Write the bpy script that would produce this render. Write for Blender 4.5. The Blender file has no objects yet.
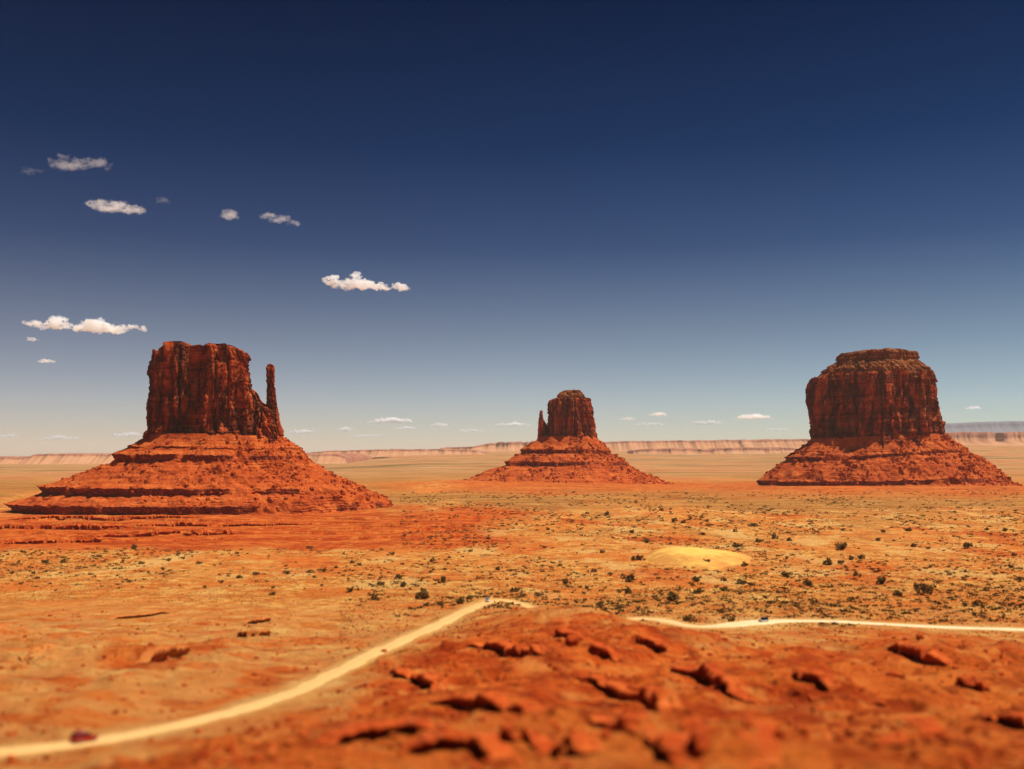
import bpy, bmesh, math, random
import numpy as np
from mathutils import Vector

random.seed(11)
RNG = np.random.default_rng(11)
SC = bpy.context.scene
COL = SC.collection

# ------------------------------------------------------------------ frame of reference
# camera at (0,0,CAMZ) looking along +Y; F is the focal length in pixels of a 1024 px wide frame
F, HY, CX, CAMZ = 1000.0, 452.0, 512.0, 100.0

# ------------------------------------------------------------------ noise
def _h(ix, iy, iz, seed):
    n = (ix.astype(np.int64)*374761393 + iy.astype(np.int64)*668265263
         + iz.astype(np.int64)*2147483647 + seed*1274126177) & 0xFFFFFFFF
    n = ((n ^ (n >> 13)) * 1274126177) & 0xFFFFFFFF
    return (n ^ (n >> 16)) & 0xFFFFFFFF

G3 = np.array([[1,1,0],[-1,1,0],[1,-1,0],[-1,-1,0],[1,0,1],[-1,0,1],[1,0,-1],[-1,0,-1],
               [0,1,1],[0,-1,1],[0,1,-1],[0,-1,-1],[1,1,0],[-1,1,0],[0,-1,1],[0,-1,-1]], float)

def pn3(x, y, z, seed=0):
    x, y, z = np.broadcast_arrays(np.asarray(x, float), np.asarray(y, float), np.asarray(z, float))
    xi, yi, zi = np.floor(x), np.floor(y), np.floor(z)
    fx, fy, fz = x-xi, y-yi, z-zi
    u, v, w = (t*t*t*(t*(t*6-15)+10) for t in (fx, fy, fz))
    r = 0
    for dx in (0, 1):
        for dy in (0, 1):
            for dz in (0, 1):
                g = G3[_h(xi+dx, yi+dy, zi+dz, seed) & 15]
                d = g[..., 0]*(fx-dx)+g[..., 1]*(fy-dy)+g[..., 2]*(fz-dz)
                r = r + d*(u if dx else 1-u)*(v if dy else 1-v)*(w if dz else 1-w)
    return r

G2 = np.array([[math.cos(a), math.sin(a)] for a in np.arange(16)*math.pi/8])

def pn2(x, y, seed=0):
    x, y = np.broadcast_arrays(np.asarray(x, float), np.asarray(y, float))
    xi, yi = np.floor(x), np.floor(y)
    fx, fy = x-xi, y-yi
    u, v = (t*t*t*(t*(t*6-15)+10) for t in (fx, fy))
    z0 = np.zeros_like(xi)
    r = 0
    for dx in (0, 1):
        for dy in (0, 1):
            g = G2[_h(xi+dx, yi+dy, z0, seed) & 15]
            r = r + (g[..., 0]*(fx-dx)+g[..., 1]*(fy-dy))*(u if dx else 1-u)*(v if dy else 1-v)
    return r*1.4

def fbm2(x, y, octv=4, seed=0, gain=0.5):
    a, s, r = 1.0, 1.0, 0
    for i in range(octv):
        r = r + a*pn2(x*s+17.3*i, y*s-9.1*i, seed+i)
        a *= gain; s *= 2.03
    return r

def fbm3(x, y, z, octv=4, seed=0, gain=0.5):
    a, s, r = 1.0, 1.0, 0
    for i in range(octv):
        r = r + a*pn3(x*s+7.7*i, y*s-3.1*i, z*s, seed+i)
        a *= gain; s *= 2.03
    return r

def sstep(a, b, x):
    t = np.clip((x-a)/(b-a), 0, 1)
    return t*t*(3-2*t)

# ------------------------------------------------------------------ object helpers
def mesh_np(name, V, faces, mat=None, smooth=True):
    """V (n,3); faces (m,k) int array with constant k"""
    me = bpy.data.meshes.new(name)
    V = np.asarray(V, np.float32); faces = np.asarray(faces, np.int32)
    me.vertices.add(len(V)); me.vertices.foreach_set('co', V.ravel())
    m, k = faces.shape
    me.loops.add(m*k); me.loops.foreach_set('vertex_index', faces.ravel())
    me.polygons.add(m)
    me.polygons.foreach_set('loop_start', np.arange(0, m*k, k, dtype=np.int32))
    me.polygons.foreach_set('loop_total', np.full(m, k, np.int32))
    me.polygons.foreach_set('use_smooth', np.full(m, smooth, bool))
    me.update(calc_edges=True)
    if mat: me.materials.append(mat)
    return me

def grid_faces(R, C, wrap=False):
    r = np.arange(R-1)[:, None]
    c = np.arange(C if wrap else C-1)[None, :]
    c2 = (c+1) % C
    a = r*C+c; b = r*C+c2; d = (r+1)*C+c; e = (r+1)*C+c2
    return np.stack([a, b, e, d], -1).reshape(-1, 4)

def link(name, me, parent=None, loc=None):
    o = bpy.data.objects.new(name, me)
    COL.objects.link(o)
    if parent is not None: o.parent = parent
    if loc is not None: o.location = loc
    return o

def tag(o, label=None, cat=None, group=None, kind=None):
    if label: o['label'] = label
    if cat: o['category'] = cat
    if group: o['group'] = group
    if kind: o['kind'] = kind
    return o

def empty(name, loc, rz=0.0):
    o = bpy.data.objects.new(name, None); COL.objects.link(o)
    o.location = loc; o.rotation_euler = (0, 0, rz); o.empty_display_size = 1
    return o

def copy_tree(o, parent=None):
    c = o.copy(); COL.objects.link(c)
    if parent is not None: c.parent = parent
    for ch in list(o.children): copy_tree(ch, c)
    return c

# ------------------------------------------------------------------ materials
def new_mat(name):
    m = bpy.data.materials.new(name); m.use_nodes = True
    nt = m.node_tree; nt.nodes.clear()
    out = nt.nodes.new('ShaderNodeOutputMaterial')
    return m, nt, out

def N(nt, t, **kw):
    n = nt.nodes.new(t)
    for k, v in kw.items():
        if k in n.inputs: n.inputs[k].default_value = v
        else: setattr(n, k, v)
    return n

def principled(nt, out, rough=0.9, spec=0.1):
    b = N(nt, 'ShaderNodeBsdfPrincipled')
    b.inputs['Roughness'].default_value = rough
    b.inputs['Specular IOR Level'].default_value = spec
    nt.links.new(b.outputs[0], out.inputs['Surface'])
    return b

def mixc(nt, fac, a, b, blend='MIX'):
    m = nt.nodes.new('ShaderNodeMix'); m.data_type = 'RGBA'; m.blend_type = blend
    for sock, v in ((m.inputs[0], fac), (m.inputs[6], a), (m.inputs[7], b)):
        if hasattr(v, 'node'): nt.links.new(v, sock)
        elif isinstance(v, (int, float)): sock.default_value = v
        else: sock.default_value = (*v, 1)
    return m.outputs[2]

def math_n(nt, op, a, b=None, c=None, clamp=False):
    m = nt.nodes.new('ShaderNodeMath'); m.operation = op; m.use_clamp = clamp
    for i, v in enumerate((a, b, c)):
        if v is None: continue
        if hasattr(v, 'node'): nt.links.new(v, m.inputs[i])
        else: m.inputs[i].default_value = v
    return m.outputs[0]

def ramp(nt, fac, stops):
    r = nt.nodes.new('ShaderNodeValToRGB')
    e = r.color_ramp.elements
    while len(e) > 1: e.remove(e[-1])
    e[0].position = stops[0][0]; c = stops[0][1]
    e[0].color = (*c, 1) if hasattr(c, '__len__') else (c, c, c, 1)
    for p, c in stops[1:]:
        k = e.new(p); k.color = (*c, 1) if hasattr(c, '__len__') else (c, c, c, 1)
    nt.links.new(fac, r.inputs[0])
    return r.outputs[0]

def noise(nt, vec, scale, detail=6, rough=0.55, dist=0.0):
    n = nt.nodes.new('ShaderNodeTexNoise')
    n.inputs['Scale'].default_value = scale; n.inputs['Detail'].default_value = detail
    n.inputs['Roughness'].default_value = rough; n.inputs['Distortion'].default_value = dist
    nt.links.new(vec, n.inputs['Vector'])
    return n.outputs[0]

def mapping(nt, vec, scale):
    m = nt.nodes.new('ShaderNodeMapping'); m.inputs['Scale'].default_value = scale
    nt.links.new(vec, m.inputs['Vector'])
    return m.outputs[0]

def bump(nt, bsdf, h, strength, dist):
    b = nt.nodes.new('ShaderNodeBump')
    b.inputs['Strength'].default_value = strength; b.inputs['Distance'].default_value = dist
    nt.links.new(h, b.inputs['Height']); nt.links.new(b.outputs[0], bsdf.inputs['Normal'])

# ------------------------------------------------------------------ terrain height
def P(py, Y): return (Y, CAMZ-(py-HY)*Y/1000.0)
NEAR = [(1, 98.2), (6, 96.5), (20, 92), (50, 81.5), (90, 69.5)]
FARL = [(2300, -4), P(485, 3000), P(476, 4300), P(470, 6000), P(465.5, 9000), P(461.5, 12000), (20000, -60), (48000, -240)]
FARC = [P(490, 2600), P(479, 3700), P(468, 6000), P(460, 9500), P(454, 13000), P(451, 16000), (22000, 80), (48000, -240)]
FARR = [P(491, 2500), P(479, 3700), P(466, 6000), P(456, 9500), P(446, 13000), P(443, 16000), (24000, 180), (48000, -100)]
MIDL = [P(575, 800), P(560, 930), P(552, 1010), P(548, 1080), (1250, -6), (1400, -9), (1640, -12), (1900, -10)]
MIDC = [P(575, 800), P(552, 1000), P(530, 1290), P(512, 1680)]
COLS = [
 (-700, NEAR+[P(769, 135), P(700, 230), P(640, 400), P(600, 640)]+MIDL+FARL),
 (-100, NEAR+[P(769, 150), P(752, 160), P(700, 225), P(650, 330), P(600, 620)]+MIDL+FARL),
 (83,  NEAR+[P(769, 146), P(742, 170), P(700, 222), P(660, 310), P(620, 480), P(600, 620)]+MIDL+FARL),
 (200, NEAR+[P(769, 136), P(720, 208), P(680, 270), P(640, 380), P(605, 590)]+MIDL+FARL),
 (340, NEAR+[P(769, 128), P(720, 192), P(675, 300), P(640, 400), P(600, 610)]+MIDL+FARL),
 (430, NEAR+[P(769, 122), P(710, 200), P(660, 310), P(627, 450), P(600, 600)]+MIDC+FARC),
 (500, NEAR+[P(769, 118), P(710, 195), P(650, 325), P(610, 470), P(603, 540), P(598, 610)]+MIDC+FARC),
 (535, NEAR+[P(769, 117), P(700, 205), P(640, 330), P(599, 455), P(613, 500), P(610, 560), P(598, 660)]+MIDC+FARC),
 (560, NEAR+[P(769, 116), P(700, 210), P(640, 330), P(597, 428), P(622, 485), P(617, 548), P(598, 660)]+MIDC+FARC),
 (605, NEAR+[P(769, 116), P(700, 214), P(645, 325), P(601, 412), P(630, 470), P(621, 530), P(598, 660)]+MIDC+FARC),
 (640, NEAR+[P(769, 116), P(700, 220), P(650, 320), P(616, 394), P(640, 440), P(622, 515), P(598, 640)]+MIDC+FARC),
 (768, NEAR+[P(769, 118), P(700, 230), P(655, 330), P(640, 385), P(642, 440), P(624, 508), P(598, 640)]+MIDC+FARC),
 (900, NEAR+[P(769, 122), P(700, 225), P(655, 310), P(634, 370), P(648, 425), P(628, 500), P(598, 640)]+MIDC+FARR),
 (1024, NEAR+[P(769, 126), P(700, 220), P(655, 315), P(640, 370), P(650, 425), P(630, 495), P(598, 640)]+MIDC+FARR),
 (1700, NEAR+[P(769, 126), P(700, 220), P(655, 315), P(640, 370), P(650, 425), P(630, 495), P(598, 640)]+MIDC+FARR),
]
LG = np.linspace(math.log(1), math.log(48000), 420)
GPX = np.linspace(-700, 1700, 241)
def _build_base():
    rows = []
    for px, tab in COLS:
        t = sorted(tab)
        rows.append(np.interp(LG, np.log([a for a, b in t]), [b for a, b in t]))
    rows = np.array(rows); cp = [c[0] for c in COLS]
    g = np.stack([np.interp(GPX, cp, rows[:, j]) for j in range(len(LG))], 1)
    k = np.exp(-0.5*(np.arange(-8, 9)/2.2)**2); k /= k.sum()
    gp = np.pad(g, ((8, 8), (0, 0)), 'edge')
    g = sum(k[i]*gp[i:i+g.shape[0]] for i in range(17))
    k = np.exp(-0.5*(np.arange(-4, 5)/1.1)**2); k /= k.sum()
    gp = np.pad(g, ((0, 0), (4, 4)), 'edge')
    g = sum(k[i]*gp[:, i:i+g.shape[1]] for i in range(9))
    return g
BASE = _build_base()

def uy(x, y):
    """column (as px of the base table) and forward distance of a ground point"""
    r = np.hypot(x, y)
    az = np.clip(np.arctan2(x, y), -0.87, 0.87)
    return CX+F*np.tan(az), np.maximum(r*np.cos(az), 1.0)

def base_h(x, y):
    px, Y = uy(x, y)
    a = np.clip((px-GPX[0])/(GPX[1]-GPX[0]), 0, len(GPX)-1.001)
    b = np.clip((np.log(Y)-LG[0])/(LG[1]-LG[0]), 0, len(LG)-1.001)
    i = a.astype(int); j = b.astype(int); fa = a-i; fb = b-j
    return ((BASE[i, j]*(1-fa)+BASE[i+1, j]*fa)*(1-fb)+(BASE[i, j+1]*(1-fa)+BASE[i+1, j+1]*fa)*fb)

RB_X = [-400, 60, 110, 145, 345, 385, 450, 520, 580, 640, 740, 880, 1024, 1500]
RB_Y = [800, 800, 775, 750, 706, 660, 632, 607, 608, 626, 641, 633, 640, 640]
def redmask(x, y):
    """1 on the red rocky rise in the foreground, 0 on the sandy plain"""
    px, Y = uy(x, y)
    d = CAMZ-base_h(x, y)
    py = HY+F*d/Y
    n = 14*fbm2(x/30, y/30, 4, 5)
    m = sstep(-7, 9, py+n-np.interp(px, RB_X, RB_Y))
    return m*sstep(560, 470, Y), py, px, Y

LEDGE_PATHS = None
ROAD_PATHS = None     # filled below: list of (points xyz, halfwidth)
def road_dist(x, y):
    if not ROAD_PATHS: return np.full(np.shape(x), 1e6), np.zeros(np.shape(x)), np.ones(np.shape(x))
    best = np.full(np.shape(x), 1e6); bz = np.zeros(np.shape(x)); bw = np.ones(np.shape(x))
    for pts, hw in ROAD_PATHS:
        lo = pts.min(0)-60; hi = pts.max(0)+60
        sel = (x > lo[0]) & (x < hi[0]) & (y > lo[1]) & (y < hi[1])
        if not np.any(sel): continue
        xs, ys = x[sel], y[sel]
        b = best[sel]; z = bz[sel]; w = bw[sel]
        for i in range(len(pts)-1):
            p, q = pts[i], pts[i+1]
            d = q-p; L2 = d[0]**2+d[1]**2
            t = np.clip(((xs-p[0])*d[0]+(ys-p[1])*d[1])/L2, 0, 1)
            dd = np.hypot(xs-p[0]-t*d[0], ys-p[1]-t*d[1])
            k = dd < b
            b = np.where(k, dd, b); z = np.where(k, p[2]+t*d[2], z)
            w = np.where(k, hw[i]+t*(hw[i+1]-hw[i]), w)
        best[sel] = b; bz[sel] = z; bw[sel] = w
    return best, bz, bw

def ledge_steps(x, y):
    z = np.zeros(np.shape(x))
    for p, n, u, h, Lb, back, step in (LEDGE_PATHS or ()):
        lo = p.min(0)-3*Lb; hi = p.max(0)+3*Lb
        sel = (x > lo[0]) & (x < hi[0]) & (y > lo[1]) & (y < hi[1])
        if not np.any(sel): continue
        xs, ys = x[sel], y[sel]
        sub = max(1, len(p)//60); P_, N_, U_ = p[::sub], n[::sub], u[::sub]
        best = np.full(xs.shape, 1e9); sd = np.zeros(xs.shape); uu = np.zeros(xs.shape)
        for i in range(len(P_)):
            dx, dy = xs-P_[i, 0], ys-P_[i, 1]
            d2 = dx*dx+dy*dy
            k = d2 < best
            best = np.where(k, d2, best)
            sd = np.where(k, -(dx*N_[i, 0]+dy*N_[i, 1]), sd); uu = np.where(k, U_[i], uu)
        d = np.sqrt(best)
        off = np.sqrt(np.maximum(best-sd*sd, 0))          # overshoot past the ends
        env = np.clip(np.minimum(uu, 1-uu)/0.16, 0, 1)**0.8*np.exp(-(off/6)**2)
        b = sd-back
        z[sel] += h*env*np.where(b > 0, np.exp(-np.maximum(b, 0)/Lb)*sstep(-0.01, 0.5, b), -0.22*np.exp(-np.abs(b)/9)*(sd < back))
    return z

def height(x, y):
    x = np.asarray(x, float); y = np.asarray(y, float)
    px, Y = uy(x, y)
    z = base_h(x, y)
    red = redmask(x, y)[0]
    near = sstep(20, 90, Y)
    # eroded rock of the foreground rise
    n1 = fbm2(x/46, y/46, 3, 21)
    n2 = 1-2*np.abs(pn2(x/19+0.4*n1, y/19, 31))
    n3 = 1-2*np.abs(pn2(x/8, y/8+0.3*n1, 33))
    n4 = fbm2(x/3.2, y/3.2, 2, 35)
    damp = sstep(440, 330, Y)*0.75+0.25
    z = z + near*red*damp*(3.6*n1+1.1*(n2-0.55)+0.4*(n3-0.5)+0.22*n4)
    # benches: thin hard beds make small steps on the rise
    q = z/2.6+0.6*fbm2(x/40, y/40, 2, 44)
    fr = q-np.floor(q)
    z = z + near*red*1.2*damp*(sstep(0.38, 0.62, fr)-fr)
    # plain
    flat = 1-red
    m1 = fbm2(x/170, y/170, 3, 51); m2 = fbm2(x/34, y/34, 3, 52); m3 = fbm2(x/9, y/9, 2, 53)
    lf = sstep(380, 200, px)*sstep(520, 350, Y)
    z = z + near*flat*((1.1*m1+0.45*m2+0.14*m3)*sstep(7000, 2500, Y)+lf*(1.5*m2+0.6*m3+0.9*(n2-0.5)))
    far = sstep(2500, 6000, Y)
    z = z + far*6*fbm2(x/900, y/900, 3, 61)
    # red terraces in front of the western butte
    tm = sstep(620, 380, px)*sstep(980, 1100, Y)*sstep(2600, 1800, Y)
    w = 60*pn2(x/260, y/500, 71)+14*pn2(x/50, y/90, 72)
    for k, y0 in enumerate((1165, 1265, 1360, 1470, 1570)):
        yy = y0+w*(0.6+0.2*k)+0.10*np.abs(x+560)
        hgt = np.maximum(2.4+3.4*pn2(x/110, 3.3*k, 73)+1.2*pn2(x/25, 3.3*k, 74), 0.2)
        z = z + tm*(hgt*sstep(0, 2.8, y-yy)-hgt*0.9*sstep(0, 95, y-yy))
    z = z+ledge_steps(x, y)
    # low aprons of washed red earth round the feet of the buttes
    for ax, ay, rx, ry, hh in ((30, 2960, 620, 430, 23.), (1040, 2760, 620, 460, 17.), (-520, 1830, 520, 330, 10.)):
        e = np.hypot((x-ax)/rx, (y-ay)/ry)*(1+0.12*fbm2(x/130, y/130, 2, 75))
        z = z+hh*np.clip(1-e, 0, 1)**1.2
    # level the road bed
    d, rz, w = road_dist(x, y)
    soft = sstep(9.0, 2.5, d/w)*sstep(10, -30, x)*sstep(330, 260, Y)
    z = z*(1-soft)+(base_h(x, y)-0.25)*soft
    k = sstep(2.2, 0.9, d/w)
    return z*(1-k)+rz*k

def hit(px, py, fn=None):
    """ground point seen at a place of the photograph"""
    fn = fn or height
    Y = np.exp(np.linspace(math.log(95), math.log(20000), 2600))
    X = (px-CX)/F*Y
    g = fn(X, Y)
    zr = CAMZ-(py-HY)/F*Y
    idx = np.nonzero(g >= zr)[0]
    if len(idx) == 0: i = len(Y)-1
    else: i = max(idx[0], 1)
    a = (zr[i-1]-g[i-1]); b = (zr[i]-g[i])
    t = a/(a-b) if a != b else 0
    y = Y[i-1]+t*(Y[i]-Y[i-1]); x = (px-CX)/F*y
    return Vector((x, y, float(fn(np.array([x]), np.array([y]))[0])))

# ------------------------------------------------------------------ roads (paths first, they level the ground)
def spline(pts, n):
    pts = np.array(pts, float); out = []
    p = np.vstack([2*pts[0]-pts[1], pts, 2*pts[-1]-pts[-2]])
    for i in range(1, len(p)-2):
        for t in np.linspace(0, 1, n, endpoint=False):
            a, b, c, d = p[i-1], p[i], p[i+1], p[i+2]
            out.append(0.5*((2*b)+(-a+c)*t+(2*a-5*b+4*c-d)*t*t+(-a+3*b-3*c+d)*t**3))
    out.append(pts[-1])
    return np.array(out)

ROAD_A = [(-140, 762), (-60, 758), (10, 751), (83, 743), (160, 729), (240, 710), (300, 690), (345, 668), (390, 646), (440, 624), (470, 609), (490, 601.5), (508, 600.8)]
ROAD_B = [(560, 617), (610, 621), (655, 624.5), (690, 626.5), (730, 625.5), (768, 621.5), (820, 621), (880, 624), (960, 628), (1030, 630), (1120, 634), (1240, 640)]
def smooth_base(x, y):
    return base_h(x, y)
pa = [hit(a, b, smooth_base) for a, b in ROAD_A]
# both visible stretches belong to one track: it passes behind the red rise between them
pb = [hit(a, b, smooth_base) for a, b in ROAD_B]
pb = [v if v.y > 440 else Vector(((a-CX)/F*530, 530, float(base_h(np.array([(a-CX)/F*530]), np.array([530.]))[0])))
      for (a, b), v in zip(ROAD_B, pb)]
allp = [tuple(v) for v in pa]+[tuple(v) for v in pb]
RP = spline(allp, 8)
k5 = np.ones(7)/7
for c in range(3):
    RP[:, c] = np.convolve(np.pad(RP[:, c], 3, 'edge'), k5, 'valid')
RW = np.interp(np.hypot(RP[:, 0], RP[:, 1]), [150, 300, 420, 600], [3.1, 3.7, 4.3, 4.2])
RW = np.where(RP[:, 0] > 40, 4.0, RW)+5.0*np.exp(-((RP[:, 0]-122)/16)**2)
ROAD_PATHS = [(RP, RW)]

# ------------------------------------------------------------------ rock ledges: hard beds that break the ground into steps
LEDGES = [
 ([(146, 664), (166, 660), (189, 653)], 2.3, 9, 'dark undercut rock slab alone on the orange slope at left'),
 ([(238, 635), (254, 636), (271, 634)], 1.5, 7, 'lower of two short dark ledges on the sandy slope at left'),
 ([(244, 624), (258, 623), (271, 620)], 1.2, 6, 'upper of two short dark ledges on the sandy slope at left'),
 ([(18, 659), (33, 656), (49, 652)], 1.3, 6, 'thin ledge near the left edge, below the block at the picture border'),
 ([(-8, 633), (4, 630), (17, 628)], 2.0, 7, 'dark ledge block cut by the left picture border'),
 ([(468, 645), (488, 648), (508, 655), (542, 659)], 1.5, 9, 'thin curved ledge on the crest of the red rise below the left car track'),
 ([(390, 672), (404, 678), (416, 682), (436, 690)], 1.6, 6, 'short ledge stepping down at the left flank of the red rise'),
 ([(426, 702), (448, 706), (474, 710), (500, 714), (534, 722)], 1.4, 7, 'long wavy ledge across the middle of the red rise'),
 ([(322, 748), (343, 742), (373, 738), (416, 738), (430, 743)], 1.0, 6, 'leftmost low ledge at the bottom of the red foreground'),
 ([(404, 755), (428, 750), (450, 749), (481, 757), (496, 764)], 1.1, 6, 'arched ledge at the bottom, right of the leftmost low ledge'),
 ([(500, 749), (513, 752), (540, 753), (571, 755), (590, 760)], 1.0, 5, 'straight low ledge at the bottom centre of the red foreground'),
 ([(580, 676), (602, 688), (618, 699), (646, 703), (662, 719), (673, 738)], 2.0, 9, 'largest hooked dark ledge right of centre in the red foreground'),
 ([(651, 757), (664, 761), (678, 769)], 1.3, 5, 'short ledge at the bottom edge under the hooked dark ledge'),
 ([(672, 672), (690, 676), (711, 685), (728, 698), (748, 709)], 1.8, 8, 'descending ledge just right of the hooked dark ledge'),
 ([(722, 731), (734, 736), (757, 742), (773, 757), (780, 768)], 1.3, 6, 'ledge curving into a hollow at the bottom right of centre'),
 ([(888, 648), (900, 652), (913, 658), (943, 666)], 2.2, 10, 'dark jagged ledge below the white road at right'),
 ([(690, 763), (700, 765), (709, 766)], 1.2, 5, 'tiny ledge touching the bottom edge right of centre'),
 ([(955, 686), (970, 689), (990, 692)], 1.4, 7, 'short ledge on the pale patch near the right edge'),
 ([(112, 620), (140, 617), (170, 613)], 0.9, 5, 'faint thin ledge line on the sandy plain at left'),
 ([(556, 638), (570, 641), (584, 643)], 1.6, 6, 'short dark ledge near the crown of the red rise, right of the thin curved ledge'),
 ([(588, 654), (600, 657), (616, 663)], 1.3, 6, 'short ledge just above the hooked dark ledge in the red foreground'),
 ([(638, 646), (652, 648), (668, 654)], 1.5, 6, 'dark ledge right below the start of the white road'),
 ([(792, 686), (808, 688), (832, 695)], 1.4, 7, 'ledge on the red slope below the dark car, right of the descending ledge'),
 ([(845, 742), (870, 744), (902, 752)], 1.2, 6, 'low ledge at the bottom of the picture right of the curving ledge'),
 ([(978, 722), (996, 722), (1030, 730)], 1.3, 6, 'ledge reaching the right picture border near the bottom'),
 ([(590, 738), (610, 742), (628, 750)], 1.1, 6, 'small ledge left of the foot of the hooked dark ledge'),
 ([(915, 730), (930, 732), (945, 738)], 1.3, 6, 'small ledge in the lower right corner of the red foreground'),
]
TERR = [([(8, 520), (60, 519), (130, 518.5), (205, 517.5)], 3.4, 45, 'uppermost of the ledges of red strata below the left butte'),
 ([(-90, 530), (-10, 530), (60, 529), (128, 529.5)], 4.0, 40, 'ledge of red strata below the left butte cut by the left picture border'),
 ([(104, 527), (170, 526), (240, 526), (312, 524)], 2.6, 40, 'longest rightward ledge of red strata below the left butte'),
 ([(-20, 544), (40, 543), (100, 542)], 2.6, 34, 'lowest ledge of red strata below the left butte, at the edge of the sand'),
 ([(88, 538), (150, 536), (235, 533)], 3.0, 34, 'second lowest ledge of red strata below the left butte')]
def ledge_paths():
    out = []
    for k, (pts, h, Lb, lab) in enumerate(TERR+LEDGES):
        step = 1.0 if k < len(TERR) else 0.35
        w = np.array([tuple(hit(a, b)) for a, b in pts])
        c = spline(w[:, :2], 14)
        L = np.concatenate([[0], np.cumsum(np.hypot(*np.diff(c, axis=0).T))])
        s = np.arange(0, L[-1], step)
        p = np.stack([np.interp(s, L, c[:, i]) for i in range(2)], 1)
        p[:, 1] += (1.6*pn2(s/9, s*0+k, 430+k)+0.7*pn2(s/3.5, s*0+k, 431+k))*(1 if step < 0.6 else 4)
        t = np.gradient(p, axis=0)
        kq = np.hanning(15); kq /= kq.sum()
        t = np.stack([np.convolve(np.pad(t[:, i], 7, 'edge'), kq, 'valid') for i in range(2)], 1)
        t /= np.linalg.norm(t, axis=1)[:, None]
        n = np.stack([t[:, 1], -t[:, 0]], 1)
        if n[:, 1].mean() > 0: n = -n
        f = 1.25 if k < len(TERR) else (1.5 if k < len(TERR)+5 else 1.45)
        out.append((p, n, s/s[-1], h*f, (40. if k < len(TERR) else 16.+5*h), 1.2 if step < 0.6 else 3.0, step))
    return out
LEDGE_PATHS = ledge_paths()

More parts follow.
